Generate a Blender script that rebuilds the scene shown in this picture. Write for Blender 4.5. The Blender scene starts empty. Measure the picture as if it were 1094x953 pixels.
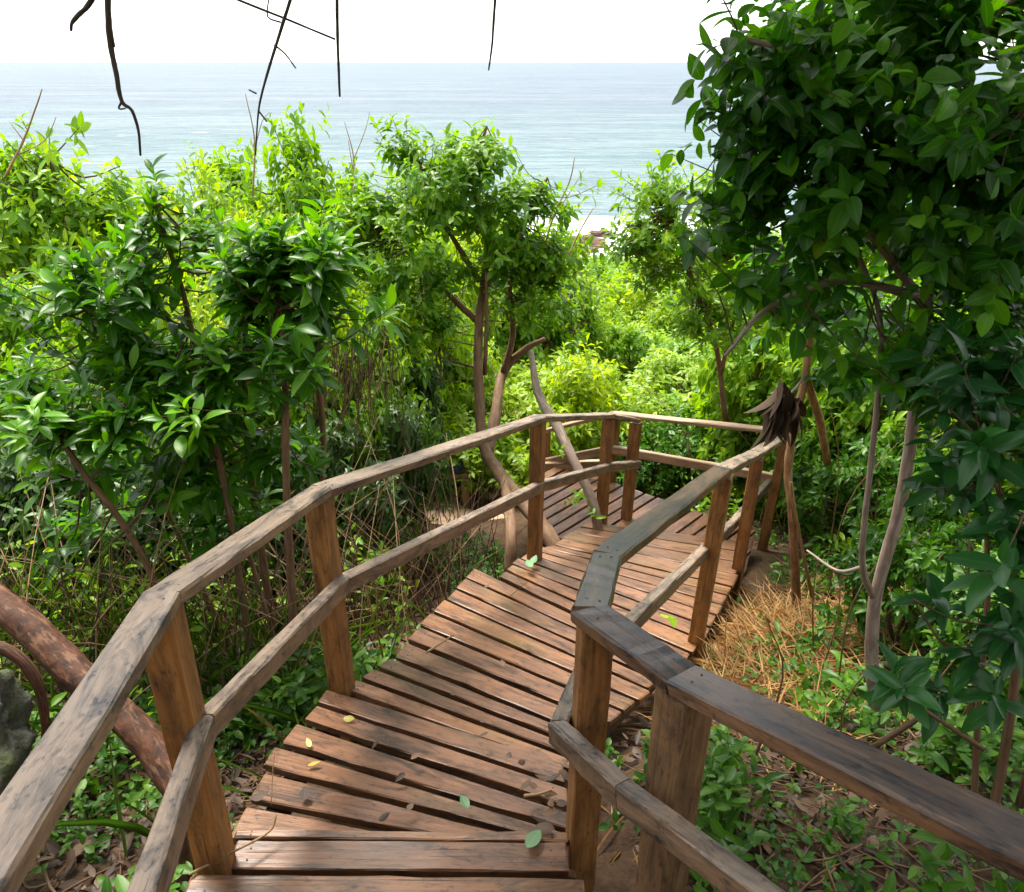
import bpy, math, random
import numpy as np
from mathutils import Vector

SC = bpy.context.scene
COL = SC.collection
rng = np.random.default_rng(11)
random.seed(5)
R = math.radians

# ------------------------------------------------------------------ camera geometry (used to survey positions)
F, CX, CY, HY = 820.0, 547.0, 476.5, 66.0
PIT = math.atan((CY - HY) / F)
cP, sP = math.cos(PIT), math.sin(PIT)

def at(x, y, Y):
    u, v = x - CX, y - CY
    r = np.array((u, F * cP - v * sP, -F * sP - v * cP))
    return r * (Y / r[1])

def atz(x, y, z):
    u, v = x - CX, y - CY
    r = np.array((u, F * cP - v * sP, -F * sP - v * cP))
    return r * (z / r[2])

def nrm(v):
    v = np.asarray(v, float)
    return v / (np.linalg.norm(v) + 1e-12)

# ------------------------------------------------------------------ ground profile
_GY = [-12, -5, 0, 1.5, 2.5, 3.5, 4.5, 6, 8, 20, 40, 60, 72, 90, 200]
_GZ = [0.3, -0.6, -2.05, -2.50, -2.80, -3.22, -3.62, -4.12, -4.6, -7.6, -11.4, -14.4, -15.6, -18, -30]
def ground(x, y):
    x = np.asarray(x, float); y = np.asarray(y, float)
    z = np.interp(y, _GY, _GZ)
    c = 0.1 + 0.22 * np.clip(y, 0, 8)
    fade = np.clip(1.6 - np.maximum(y, 0) / 40, 0, 1)
    z = z + fade * 0.16 * np.clip(-x - 1.2 + 0 * c, 0, 14)
    z = z + fade * 0.24 * np.clip(x - c - 1.1, 0, 12)
    z = z + 0.05 * np.sin(x * 2.3 + y * 1.1) * np.cos(y * 1.9 - x * 0.7) + 0.03 * np.sin(x * 5.1 + 1.3) * np.sin(y * 4.7)
    return z

# ------------------------------------------------------------------ mesh builder
class MB:
    def __init__(s):
        s.v = []; s.n = 0; s.loops = []; s.sizes = []; s.mats = []; s.at = {}
    def add(s, v, faces, mat=0, **attrs):
        """faces: list of (k x m int arrays)"""
        v = np.asarray(v, float)
        for f in faces:
            f = np.asarray(f, int)
            if f.size == 0: continue
            s.loops.append((f + s.n).ravel()); s.sizes.append(np.full(len(f), f.shape[1])); s.mats.append(np.full(len(f), mat))
        for k, a in attrs.items():
            s.at.setdefault(k, []).append((s.n, np.asarray(a, float)))
        s.v.append(v); s.n += len(v)
    def build(s, name, mats, parent=None, smooth=False):
        me = bpy.data.meshes.new(name)
        V = np.concatenate(s.v); L = np.concatenate(s.loops); S = np.concatenate(s.sizes); M = np.concatenate(s.mats)
        me.vertices.add(len(V)); me.loops.add(len(L)); me.polygons.add(len(S))
        me.vertices.foreach_set('co', V.astype(np.float32).ravel())
        me.loops.foreach_set('vertex_index', L.astype(np.int32))
        st = np.concatenate(([0], np.cumsum(S)[:-1]))
        me.polygons.foreach_set('loop_start', st.astype(np.int32))
        me.polygons.foreach_set('material_index', M.astype(np.int32))
        me.polygons.foreach_set('use_smooth', np.full(len(S), bool(smooth)))
        for k, lst in s.at.items():
            vec = lst[0][1].ndim == 2
            arr = np.zeros((len(V), 3) if vec else len(V), np.float32)
            for o, a in lst: arr[o:o + len(a)] = a
            t = me.attributes.new(k, 'FLOAT_VECTOR' if vec else 'FLOAT', 'POINT')
            t.data.foreach_set('vector' if vec else 'value', arr.ravel())
        me.update(calc_edges=True); me.validate()
        for m in (mats if isinstance(mats, (list, tuple)) else [mats]): me.materials.append(m)
        o = bpy.data.objects.new(name, me); COL.objects.link(o)
        if parent is not None: o.parent = parent
        return o

def empty(name, loc, label, cat, group=None):
    o = bpy.data.objects.new(name, None); COL.objects.link(o); o.location = tuple(loc)
    o.empty_display_size = .1
    tag(o, label, cat, group); return o

def tag(o, label=None, cat=None, group=None, kind=None):
    if label: o['label'] = label
    if cat: o['category'] = cat
    if group: o['group'] = group
    if kind: o['kind'] = kind
    return o

def rel(o, loc):
    """shift mesh data so that a child of an Empty at loc keeps its world place"""
    me = o.data; n = len(me.vertices); a = np.empty(n * 3, np.float32); me.vertices.foreach_get('co', a)
    a = a.reshape(-1, 3) - np.asarray(loc, np.float32); me.vertices.foreach_set('co', a.ravel()); me.update(); return o

def part(mb, name, mats, root, smooth=False):
    o = mb.build(name, mats, root, smooth); p = root
    loc = np.zeros(3)
    while p is not None:
        loc = loc + np.array(p.location); p = p.parent
    return rel(o, loc)

# ------------------------------------------------------------------ primitives
def smooth_path(P, sub=4):
    P = np.asarray(P, float); n = len(P)
    if n < 3: 
        t = np.linspace(0, 1, sub + 1)[:, None]; return P[0] * (1 - t) + P[-1] * t
    E = np.vstack((2 * P[0] - P[1], P, 2 * P[-1] - P[-2])); out = []
    for i in range(n - 1):
        a, b, c, d = E[i:i + 4]
        for t in np.linspace(0, 1, sub, endpoint=False):
            out.append(.5 * ((2 * b) + (c - a) * t + (2 * a - 5 * b + 4 * c - d) * t * t + (3 * b - a - 3 * c + d) * t ** 3))
    out.append(P[-1]); return np.array(out)

def tube(mb, P, r, sides=8, sub=4, knob=0.0, mat=0, tint=None, cap=True):
    Q = smooth_path(P, sub); n = len(Q)
    r = np.interp(np.linspace(0, 1, n), np.linspace(0, 1, len(np.atleast_1d(r))), np.atleast_1d(r))
    T = np.gradient(Q, axis=0); T /= np.linalg.norm(T, axis=1)[:, None] + 1e-9
    ref = np.array((0.31, 0.17, 0.94)) if abs(nrm(Q[-1] - Q[0])[2]) < .85 else np.array((0.9, 0.3, 0.1))
    A = np.cross(T, ref); A /= np.linalg.norm(A, axis=1)[:, None] + 1e-9
    B = np.cross(T, A)
    th = np.arange(sides) * 2 * np.pi / sides
    rr = r[:, None] * np.ones((n, sides))
    if knob:
        sl = np.concatenate(([0], np.cumsum(np.linalg.norm(np.diff(Q, axis=0), axis=1)))) / max(r.max(), .004); ph = rng.uniform(0, 6.28, 6)
        rel_ = sum(np.sin(sl[:, None] * fq + ph[q] + kq * th[None] + 1.3 * np.sin(sl[:, None] * .23 + ph[q])) / (1 + .35 * q) for q, (fq, kq) in enumerate(((.31, 1), (.53, -2), (.9, 1), (1.4, 3), (1.9, -2))))
        rr = rr * (1 + knob * .55 * rel_ + knob * .3 * rng.normal(size=(n, sides)))
    V = Q[:, None, :] + rr[..., None] * (np.cos(th)[None, :, None] * A[:, None, :] + np.sin(th)[None, :, None] * B[:, None, :])
    V = V.reshape(-1, 3)
    i = np.arange(n - 1)[:, None] * sides; j = np.arange(sides)[None, :]; k = (j + 1) % sides
    f = np.stack((i + j, i + k, i + sides + k, i + sides + j), -1).reshape(-1, 4)
    F2 = []
    if cap:
        V = np.vstack((V, Q[0] - T[0] * r[0] * .3, Q[-1] + T[-1] * r[-1] * .6)); a = n * sides
        jj = np.arange(sides); kk = (jj + 1) % sides
        F2 = [np.stack((kk, jj, np.full(sides, a)), -1), np.stack(((n - 1) * sides + jj, (n - 1) * sides + kk, np.full(sides, a + 1)), -1)]
    L = np.linalg.norm(Q - Q[0], axis=1)
    g = np.zeros((len(V), 3)); g[:n * sides, 0] = np.repeat(L, sides); g[:n * sides, 1] = np.tile(np.cos(th) * .05, n); g[:n * sides, 2] = np.tile(np.sin(th) * .05, n)
    g += rng.uniform(0, 30, 3)
    mb.add(V, [f] + F2, mat, grain=g, tint=np.full(len(V), rng.uniform() if tint is None else tint))
    return Q

def _sweep(mb, rings, loc, tint, mat=0):
    n, m, _ = rings.shape
    V = rings.reshape(-1, 3)
    i = np.arange(n - 1)[:, None] * m; j = np.arange(m)[None, :]; k = (j + 1) % m
    f = np.stack((i + j, i + k, i + m + k, i + m + j), -1).reshape(-1, 4)
    caps = np.vstack((np.arange(m)[::-1], (n - 1) * m + np.arange(m)))
    mb.add(V, [f, caps], mat, grain=loc.reshape(-1, 3) + rng.uniform(0, 40, 3), unit=np.zeros((len(V), 3)), tint=np.full(len(V), tint))

def prof(w, h, c):
    a, b = w / 2, h / 2
    return np.array([(-a + c, -b), (a - c, -b), (a, -b + c), (a, b - c), (a - c, b), (-a + c, b), (-a, b - c), (-a, -b + c)])

def beam(mb, A, B, w, h, up=(0, 0, 1), cutA=None, cutB=None, seg=7, c=.005, jit=.0012, tint=None, gap=.001, bow=0.0):
    """a sawn timber from A to B (centre line)"""
    A = np.asarray(A, float); B = np.asarray(B, float)
    d = nrm(B - A); s = nrm(np.cross(d, up)); u = np.cross(s, d); Ln = np.linalg.norm(B - A)
    p = prof(w, h, c)
    def k_of(m):
        if m is None: return np.zeros(8)
        n = np.cross(np.array((m[0], m[1], 0.0)), u); dn = d @ n
        return -p[:, 0] * (s @ n) / dn if abs(dn) > .15 else np.zeros(8)
    kA, kB = k_of(cutA), k_of(cutB)
    ts = np.concatenate(([0], np.linspace(.015, .985, seg), [1])) if cutA is None and cutB is None else np.linspace(0, 1, seg + 2)
    rings, loc = [], []
    bw = np.array((0, 0, 1.)) * bow
    for q, t in enumerate(ts):
        k = kA * (1 - t) + kB * t + gap + (Ln - 2 * gap) * t
        sc = 1.0
        if cutA is None and q == 0 or cutB is None and q == len(ts) - 1: sc = 1 - 2 * c / min(w, h) * .5
        pp = p * sc + rng.normal(size=p.shape) * jit
        rings.append(A + d * k[:, None] + s * pp[:, :1] + u * pp[:, 1:] + bw * math.sin(math.pi * t))
        loc.append(np.stack((k, pp[:, 0], pp[:, 1]), -1))
    _sweep(mb, np.array(rings), np.array(loc), rng.uniform() if tint is None else tint)

def plank(mb, L0, L1, R0, R1, th, tint=None, seg=9, c=.004, jit=.0016):
    """a deck board lying between four top corners (left near, left far, right near, right far)"""
    L0, L1, R0, R1 = [np.asarray(q, float) for q in (L0, L1, R0, R1)]
    rings, loc = [], []; Ln = np.linalg.norm(R0 - L0)
    for q, t in enumerate(np.concatenate(([0], np.linspace(.006, .994, seg), [1]))):
        a = L0 * (1 - t) + R0 * t; b = L1 * (1 - t) + R1 * t
        w = np.linalg.norm(b - a); x = (b - a) / max(w, 1e-6)
        cc = min(c, w * .3); e = .003 if q in (0, seg + 1) else 0
        pr = np.array([(cc, -th), (w - cc, -th), (w, -th + cc), (w, -cc), (w - cc, 0), (cc, 0), (0, -cc), (0, -th + cc)])
        pr = pr + rng.normal(size=pr.shape) * jit * (np.array((1, .7)))
        if e: pr[:, 0] = e + pr[:, 0] * (w - 2 * e) / max(w, 1e-6); pr[:, 1] = pr[:, 1] * (1 - 2 * e / th) - e
        rings.append(a + x * pr[:, :1] + np.array((0, 0, 1.)) * pr[:, 1:])
        loc.append(np.stack((np.full(8, Ln * t), pr[:, 0], pr[:, 1]), -1))
    rr = np.array(rings)
    n, m, _ = rr.shape
    V = rr.reshape(-1, 3); LC = np.array(loc)
    i = np.arange(n - 1)[:, None] * m; j = np.arange(m)[None, :]; k = (j + 1) % m
    f = np.stack((i + j, i + m + j, i + m + k, i + k), -1).reshape(-1, 4)[:, ::-1]
    caps = np.vstack((np.arange(m)[::-1], (n - 1) * m + np.arange(m)))
    mid = (LC[..., 1].max(1, keepdims=True)); un = np.zeros((n, m, 3)); un[..., 1] = LC[..., 1] / np.maximum(mid, 1e-4) * 2 - 1; un[..., 0] = LC[..., 0] / Ln * 2 - 1
    mb.add(V, [f, caps], 0, grain=LC.reshape(-1, 3) + rng.uniform(0, 40, 3), unit=un.reshape(-1, 3), tint=np.full(len(V), rng.uniform() if tint is None else tint))

def dots(mb, pts, r=.0045, mat=1, n=(0, 0, 1)):
    """screw heads"""
    for p in pts:
        th = np.arange(7) * 2 * np.pi / 7
        V = np.stack((p[0] + r * np.cos(th), p[1] + r * np.sin(th), np.full(7, p[2])), -1)
        W = V * 1; W[:, 2] += .0015; V[:, 2] -= .004
        f = np.stack((np.arange(7), (np.arange(7) + 1) % 7, (np.arange(7) + 1) % 7 + 7, np.arange(7) + 7), -1)
        mb.add(np.vstack((V, W)), [f, (np.arange(7) + 7)[None]], mat, grain=np.zeros((14, 3)), unit=np.zeros((14, 3)), tint=np.zeros(14))

# ------------------------------------------------------------------ leaves
def leaf_template(st, wmax=.5, power=.8, curl=.25, fold=.18):
    """leaf of unit length along x, unit full width 1 in y"""
    V = [(0, 0, 0)]; rib = [0.]
    for x in st:
        w = wmax * math.sin(math.pi * x ** power) ** .8
        z = -curl * x * x
        V += [(x, -w, z + fold * w), (x, 0, z), (x, w, z + fold * w)]; rib += [1, 0, 1]
    V.append((1, 0, -curl)); rib.append(0.)
    k = len(st); tri = [(0, 1, 2), (0, 2, 3)]; quad = []
    for i in range(k - 1):
        a = 1 + 3 * i
        quad += [(a, a + 3, a + 4, a + 1), (a + 1, a + 4, a + 5, a + 2)]
    a = 1 + 3 * (k - 1); tri += [(a, a + 3, a + 1), (a + 1, a + 3, a + 2)]
    return np.array(V), np.array(tri), np.array(quad), np.array(rib)
T_NEAR = leaf_template((.12, .28, .45, .62, .78, .91), power=.85, curl=.3)
T_NARROW = leaf_template((.15, .35, .55, .75, .9), power=1.05, curl=.35)
T_MID = leaf_template((.22, .5, .8), power=.9, curl=.28)
T_FAR = leaf_template((.5,), power=1, curl=.25)
T_BLADE = leaf_template((.12, .3, .5, .7, .87), power=.55, curl=.55, fold=.1)

def scatter_leaves(mb, pos, d, up, L, W, T, tint, mat=0, curl=None):
    V0, tri, quad, rib = T
    pos, d, up = [np.asarray(a, float) for a in (pos, d, up)]
    n = len(pos); 
    if n == 0: return
    d = d / (np.linalg.norm(d, axis=1)[:, None] + 1e-9)
    up = up - d * (up * d).sum(1)[:, None]; up /= np.linalg.norm(up, axis=1)[:, None] + 1e-9
    s = np.cross(up, d)
    L = np.broadcast_to(L, n); W = np.broadcast_to(W, n)
    c = np.ones(n) if curl is None else curl
    V = pos[:, None] + d[:, None] * (V0[None, :, :1] * L[:, None, None]) + s[:, None] * (V0[None, :, 1:2] * W[:, None, None]) + up[:, None] * (V0[None, :, 2:] * (L * c)[:, None, None])
    m = len(V0); off = (np.arange(n) * m)[:, None, None]
    fs = [(tri[None] + off).reshape(-1, 3)]
    if len(quad): fs.append((quad[None] + off).reshape(-1, 4))
    mb.add(V.reshape(-1, 3), fs, mat, tint=np.repeat(tint, m), rib=np.tile(rib, n))

def rand_dirs(n, up=0.0):
    v = rng.normal(size=(n, 3)); v[:, 2] += up
    return v / np.linalg.norm(v, axis=1)[:, None]

def sprays(mb, tips, axes, per, L, W, T, span=.16, spread=(40, 80), flat=.7, droop=.25, tone=None, wj=.15):
    """whorls of leaves along the end of each twig"""
    n = len(tips); axes = axes / np.linalg.norm(axes, axis=1)[:, None]
    a = np.cross(axes, np.array((.2, .35, .9))); a /= np.linalg.norm(a, axis=1)[:, None]; b = np.cross(axes, a)
    P, D, U, LL, TT = [], [], [], [], []
    ph = rng.uniform(0, 6.28, n); tn = rng.uniform(size=n) if tone is None else tone
    for i in range(per):
        f = i / max(per - 1, 1)
        ang = np.radians(spread[1] + (spread[0] - spread[1]) * f) + rng.normal(size=n) * .18
        az = ph + i * 2.39996 + rng.normal(size=n) * .2
        d = axes * np.cos(ang)[:, None] + (a * np.cos(az)[:, None] + b * np.sin(az)[:, None]) * np.sin(ang)[:, None]
        d[:, 2] -= droop * rng.uniform(.3, 1.4, n)
        P.append(tips - axes * (span * (1 - f))[..., None] if np.ndim(span) else tips - axes * span * (1 - f))
        D.append(d); U.append(axes * (1 - flat) + np.array((0, 0, 1.)) * flat + rng.normal(size=(n, 3)) * .25)
        LL.append(L * rng.uniform(.5, 1.2, n) * (1 - .25 * f * f)); TT.append(np.clip(tn * .55 + rng.uniform(size=n) * .45, 0, 1))
    P, D, U, LL, TT = [np.concatenate(q) for q in (P, D, U, LL, TT)]
    scatter_leaves(mb, P, D, U, LL, LL * (W / L) * rng.uniform(1 - wj, 1 + wj, len(LL)), T, TT, curl=rng.uniform(.3, 1.5, len(LL)))

def blob_tips(blobs, n, shell=.5, low=-.6, cl=0, spread=.1):
    if cl:      # leafy boughs: tips gather round a few centres, with gaps between them
        c, a = _blob_tips(blobs, cl, shell, low, .05); k = rng.integers(0, cl, n); g = np.clip(rng.normal(size=(n, 3)), -1.7, 1.7) * spread * rng.uniform(.5, 1.4, cl)[k][:, None]
        g[:, 2] *= .7
        return c[k] + g, nrm_rows(a[k] * .7 + nrm_rows(g) * .7 + np.array((0, 0, .25)))
    return _blob_tips(blobs, n, shell, low)
def _blob_tips(blobs, n, shell=.5, low=-.6, wild=.16):
    """twig ends spread through a union of ellipsoids, denser to the outside"""
    vol = np.array([b[1][0] * b[1][1] * b[1][2] for b in blobs]) ** (2 / 3)
    idx = rng.choice(len(blobs), n, p=vol / vol.sum())
    C = np.array([b[0] for b in blobs])[idx]; Rr = np.array([b[1] for b in blobs])[idx]
    d = rand_dirs(n, .25); d[:, 2] = np.where(d[:, 2] < low, -d[:, 2], d[:, 2])
    r = (shell ** 3 + (1 - shell ** 3) * rng.uniform(size=n)) ** (1 / 3)
    r = r * (1 + wild * rng.normal(size=n))
    return C + d * Rr * r[:, None], nrm_rows(d / Rr + np.array((0, 0, .35 / Rr.mean())))
def nrm_rows(a): return a / (np.linalg.norm(a, axis=1)[:, None] + 1e-9)

def twigs(mb, tips, axes, limbs, r=.004, maxlen=1.2, frac=1.0, sides=4, mat=1):
    limbs = np.asarray(limbs)
    for t, a in zip(tips, axes):
        if rng.uniform() > frac: continue
        dist = np.linalg.norm(limbs - t, axis=1) + rng.uniform(0, .45, len(limbs)); k = np.argmin(dist)
        o = limbs[k]; L = np.linalg.norm(t - o)
        if L > maxlen: o = t + (o - t) * maxlen / L; L = maxlen
        mid = (o + t) / 2 + np.array((0, 0, -.06)) * L - a * L * .12 + rng.normal(size=3) * .04 * L
        tube(mb, [o, mid, t], [r * (1 + L), r * .9, r * .45], sides=sides, sub=3, cap=False, mat=mat)

# ------------------------------------------------------------------ materials
class NT:
    def __init__(s, name):
        s.m = bpy.data.materials.new(name); s.m.use_nodes = True; s.t = s.m.node_tree; s.t.nodes.clear()
        s.out = s.n('ShaderNodeOutputMaterial')
    def n(s, typ, **kw):
        x = s.t.nodes.new(typ)
        for k, v in kw.items(): setattr(x, k, v)
        return x
    def l(s, a, b): s.t.links.new(a, b)
    def setin(s, sock, v):
        if hasattr(v, 'is_linked') or isinstance(v, bpy.types.NodeSocket): s.l(v, sock)
        elif isinstance(v, (tuple, list)) and len(v) == 3 and sock.type == 'RGBA': sock.default_value = (*v, 1)
        else: sock.default_value = v
    def attr(s, name): return s.n('ShaderNodeAttribute', attribute_name=name)
    def mapping(s, vec, scale, loc=(0, 0, 0)):
        m = s.n('ShaderNodeMapping'); s.l(vec, m.inputs['Vector']); m.inputs['Scale'].default_value = scale; m.inputs['Location'].default_value = loc; return m.outputs[0]
    def noise(s, vec, scale, detail=4, rough=.55, dist=0):
        x = s.n('ShaderNodeTexNoise'); s.l(vec, x.inputs['Vector']); x.inputs['Scale'].default_value = scale; x.inputs['Detail'].default_value = detail; x.inputs['Roughness'].default_value = rough; x.inputs['Distortion'].default_value = dist; return x.outputs[0]
    def ramp(s, fac, stops, interp='LINEAR'):
        r = s.n('ShaderNodeValToRGB'); r.color_ramp.interpolation = interp
        e = r.color_ramp.elements
        while len(e) < len(stops): e.new(.5)
        for q, (p, c) in zip(e, stops): q.position = p; q.color = (*c, 1) if not isinstance(c, (int, float)) else (c, c, c, 1)
        s.l(fac, r.inputs[0]); return r.outputs[0]
    def mix(s, fac, a, b, mode='MIX'):
        x = s.n('ShaderNodeMix', data_type='RGBA', blend_type=mode)
        s.setin(x.inputs[0], fac); s.setin(x.inputs[6], a); s.setin(x.inputs[7], b); return x.outputs[2]
    def math(s, op, a, b=0.0, clamp=False):
        x = s.n('ShaderNodeMath', operation=op, use_clamp=clamp); s.setin(x.inputs[0], a); s.setin(x.inputs[1], b); return x.outputs[0]
    def bsdf(s, color, rough=.6, spec=.5, normal=None, **kw):
        b = s.n('ShaderNodeBsdfPrincipled'); s.setin(b.inputs['Base Color'], color); s.setin(b.inputs['Roughness'], rough); b.inputs['Specular IOR Level'].default_value = spec
        if normal is not None: s.l(normal, b.inputs['Normal'])
        for k, v in kw.items(): s.setin(b.inputs[k], v)
        return b.outputs[0]
    def bump(s, h, strength, dist=.01):
        b = s.n('ShaderNodeBump'); s.l(h, b.inputs['Height']); b.inputs['Strength'].default_value = strength; b.inputs['Distance'].default_value = dist; return b.outputs[0]
    def done(s, sh): s.l(sh, s.out.inputs[0]); return s.m

def leaf_mat(name, dark, mid, light, trans, rough=.36, tf=.36, spec=.5, old=None, rib=.35):
    n = NT(name); t = n.attr('tint').outputs['Fac']; rb = n.attr('rib').outputs['Fac']
    st = [(0, dark), (.5, mid), (.9, light)]
    if old: st += [(.975, light), (.99, old)]
    c = n.ramp(t, st)
    oi = n.n('ShaderNodeObjectInfo')
    c = n.mix(oi.outputs['Random'], n.mix(1, c, (.72, .8, .8), 'MULTIPLY'), n.mix(1, c, (1.3, 1.15, 1.1), 'MULTIPLY'))
    geo = n.n('ShaderNodeNewGeometry')
    tc = n.n('ShaderNodeTexCoord')
    nz = n.noise(tc.outputs['Object'], 26, 3)
    c = n.mix(n.math('MULTIPLY', nz, .5), c, n.mix(1, c, (.62, .75, .6), 'MULTIPLY'))
    ribm = n.math('SUBTRACT', 1, n.math('MULTIPLY', rb, 9.0), True)
    c = n.mix(n.math('MULTIPLY', ribm, rib), c, (light[0] * 1.8 + .03, light[1] * 1.4 + .02, light[2] * 1.5 + .01))
    c = n.mix(n.math('MULTIPLY', geo.outputs['Backfacing'], .5), c, n.mix(1, c, (1.5, 1.35, 1.3), 'MULTIPLY'))
    s1 = n.bsdf(c, rough, spec)
    tr = n.n('ShaderNodeBsdfTranslucent'); n.l(n.mix(1, n.mix(.5, c, mid), trans, 'MULTIPLY'), tr.inputs[0])
    mx = n.n('ShaderNodeMixShader'); mx.inputs[0].default_value = tf; n.l(s1, mx.inputs[1]); n.l(tr.outputs[0], mx.inputs[2])
    return n.done(mx.outputs[0])

def wood_mat(name, c1, c2, top, top_amt, stain, stain_amt, moss_amt=0.0, rough=(.42, .75), vary=.35, knot=True, bump=.5):
    n = NT(name); g = n.attr('grain').outputs['Vector']; t = n.attr('tint').outputs['Fac']; un = n.attr('unit').outputs['Vector']
    fine = n.noise(n.mapping(g, (2.2, 75, 75)), 1.0, 5, .65, .6)
    broad = n.noise(n.mapping(g, (1.2, 14, 14)), 1.0, 4, .6, 1.2)
    c = n.mix(n.ramp(fine, [(.3, 0), (.72, 1)]), c1, c2)
    c = n.mix(n.math('MULTIPLY', n.ramp(broad, [(.4, 0), (.66, 1)]), .55), c, tuple(.5 * q for q in c1))
    # each board its own tone
    hue = n.math('FRACT', n.math('MULTIPLY', t, 7.31))
    c = n.mix(n.math('MULTIPLY', hue, min(1, vary * 1.1)), c, n.mix(1, c, (1.12, 1.07, .8), 'MULTIPLY'))
    c = n.mix(n.math('MULTIPLY', t, vary), c, n.mix(1, c, (.45, .42, .42), 'MULTIPLY'))
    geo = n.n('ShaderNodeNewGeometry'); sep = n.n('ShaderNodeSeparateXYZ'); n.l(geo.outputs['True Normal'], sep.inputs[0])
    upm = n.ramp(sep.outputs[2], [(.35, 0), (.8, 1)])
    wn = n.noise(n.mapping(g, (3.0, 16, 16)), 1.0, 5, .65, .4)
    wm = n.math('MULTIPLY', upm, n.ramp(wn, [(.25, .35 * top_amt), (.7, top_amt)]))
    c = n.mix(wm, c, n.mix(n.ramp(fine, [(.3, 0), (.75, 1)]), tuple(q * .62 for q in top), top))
    # dark mould
    sn = n.noise(n.mapping(g, (4.2, 15, 15), (9, 4, 2)), 1.0, 7, .72, .8)
    sn2 = n.noise(n.mapping(g, (30, 60, 60), (3, 1, 7)), 1.0, 3, .6)
    sm = n.math('MULTIPLY', n.ramp(sn, [(.46, 0), (.64, 1)]), stain_amt)
    sm = n.math('ADD', sm, n.math('MULTIPLY', n.ramp(sn2, [(.58, 0), (.68, 1)]), stain_amt * .6), True)
    c = n.mix(sm, c, stain)
    # cracks along the grain
    cr = n.noise(n.mapping(g, (1.3, 110, 110), (5, 5, 5)), 1.0, 2, .5, .2)
    crm = n.ramp(cr, [(.27, 1), (.33, 0)])
    c = n.mix(n.math('MULTIPLY', crm, .75), c, tuple(.22 * q for q in c1))
    if moss_amt:
        su = n.n('ShaderNodeSeparateXYZ'); n.l(un, su.inputs[0])
        e = n.math('MAXIMUM', n.math('ABSOLUTE', su.outputs[1]), n.math('ADD', n.math('ABSOLUTE', su.outputs[0]), -.06))
        mn = n.noise(n.mapping(g, (9, 40, 40), (1, 8, 3)), 1.0, 4, .6)
        mm = n.math('MULTIPLY', n.ramp(n.math('ADD', e, n.math('MULTIPLY', mn, .45)), [(1.0, 0), (1.25, 1)]), moss_amt)
        c = n.mix(mm, c, (.14, .125, .025))
        pm = n.noise(n.mapping(g, (1.1, 2.5, 2.5), (11, 2, 2)), 1.0, 4, .6)
        c = n.mix(n.math('MULTIPLY', n.ramp(pm, [(.55, 0), (.72, 1)]), moss_amt * .45), c, (.12, .11, .035))
    rg = n.math('ADD', n.math('MULTIPLY', fine, rough[1] - rough[0]), rough[0])
    h = n.math('SUBTRACT', fine, n.math('MULTIPLY', crm, 1.4))
    return n.done(n.bsdf(c, rg, .42, n.bump(h, bump, .0035)))

def bark_mat(name, c1, c2, lichen=(.3, .3, .25), la=.3, sc=1.0, stretch=6):
    n = NT(name); g = n.attr('grain').outputs['Vector']
    a = n.noise(n.mapping(g, (9 * sc, 9 * sc * stretch, 9 * sc * stretch)), 1, 6, .65, .5)
    b = n.noise(n.mapping(g, (7 * sc, 26 * sc, 26 * sc), (3, 3, 3)), 1, 4, .6)
    c = n.mix(n.ramp(a, [(.3, 0), (.7, 1)]), c1, c2)
    c = n.mix(n.math('MULTIPLY', n.ramp(b, [(.52, 0), (.64, 1)]), la), c, lichen)
    return n.done(n.bsdf(c, .75, .3, n.bump(a, .8, .006)))

def plain(name, col, rough=.7, nsc=20, var=.4):
    n = NT(name); tc = n.n('ShaderNodeTexCoord'); a = n.noise(tc.outputs['Object'], nsc, 5, .6)
    c = n.mix(n.ramp(a, [(.3, 0), (.7, 1)]), tuple(q * (1 - var) for q in col), tuple(min(1, q * (1 + var)) for q in col))
    return n.done(n.bsdf(c, rough, .4, n.bump(a, .4, .01)))

M = {}
M['plank'] = wood_mat('deck_wood', (.145, .062, .028), (.29, .138, .07), (.29, .155, .095), .55, (.026, .017, .013), .85, .9, (.25, .52), .9)
M['rail'] = wood_mat('handrail_wood', (.19, .115, .065), (.30, .20, .13), (.31, .25, .205), .85, (.022, .022, .026), .85, 0, (.33, .58), .25)
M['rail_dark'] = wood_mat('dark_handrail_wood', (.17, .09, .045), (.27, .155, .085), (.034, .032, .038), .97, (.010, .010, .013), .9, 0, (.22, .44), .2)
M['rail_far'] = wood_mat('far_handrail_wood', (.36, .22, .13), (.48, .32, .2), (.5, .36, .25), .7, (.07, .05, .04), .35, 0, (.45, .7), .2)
M['post'] = wood_mat('post_wood', (.25, .105, .032), (.48, .235, .08), (.3, .22, .15), .5, (.035, .02, .012), .65, 0, (.45, .7), .5)
M['post_grey'] = wood_mat('grey_post_wood', (.22, .12, .055), (.38, .225, .115), (.3, .22, .15), .5, (.035, .022, .015), .7, 0, (.45, .7), .45)
M['joist'] = wood_mat('joist_wood', (.1, .055, .03), (.15, .085, .045), (.1, .07, .04), .5, (.03, .02, .015), .8, 0, (.6, .8), .3)
M['screw'] = plain('screw_head', (.03, .028, .028), .5)
M['bark_red'] = bark_mat('reddish_bark', (.012, .007, .005), (.10, .036, .016), (.22, .12, .07), .5, 2.4, 1.0)
M['bark_brown'] = bark_mat('brown_bark', (.10, .055, .03), (.23, .135, .075), (.3, .22, .15), .35, 1.0, 3)
M['bark_pale'] = bark_mat('pale_bark', (.16, .11, .085), (.31, .235, .19), (.42, .37, .32), .6, 1.0, 1.6)
M['bark_tan'] = bark_mat('tan_bark', (.13, .065, .028), (.34, .19, .085), (.45, .32, .2), .4, 1.3, 2)
M['bark_dark'] = bark_mat('dark_bark', (.03, .022, .016), (.085, .06, .042), (.13, .12, .09), .3, 1.0, 3)
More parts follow.
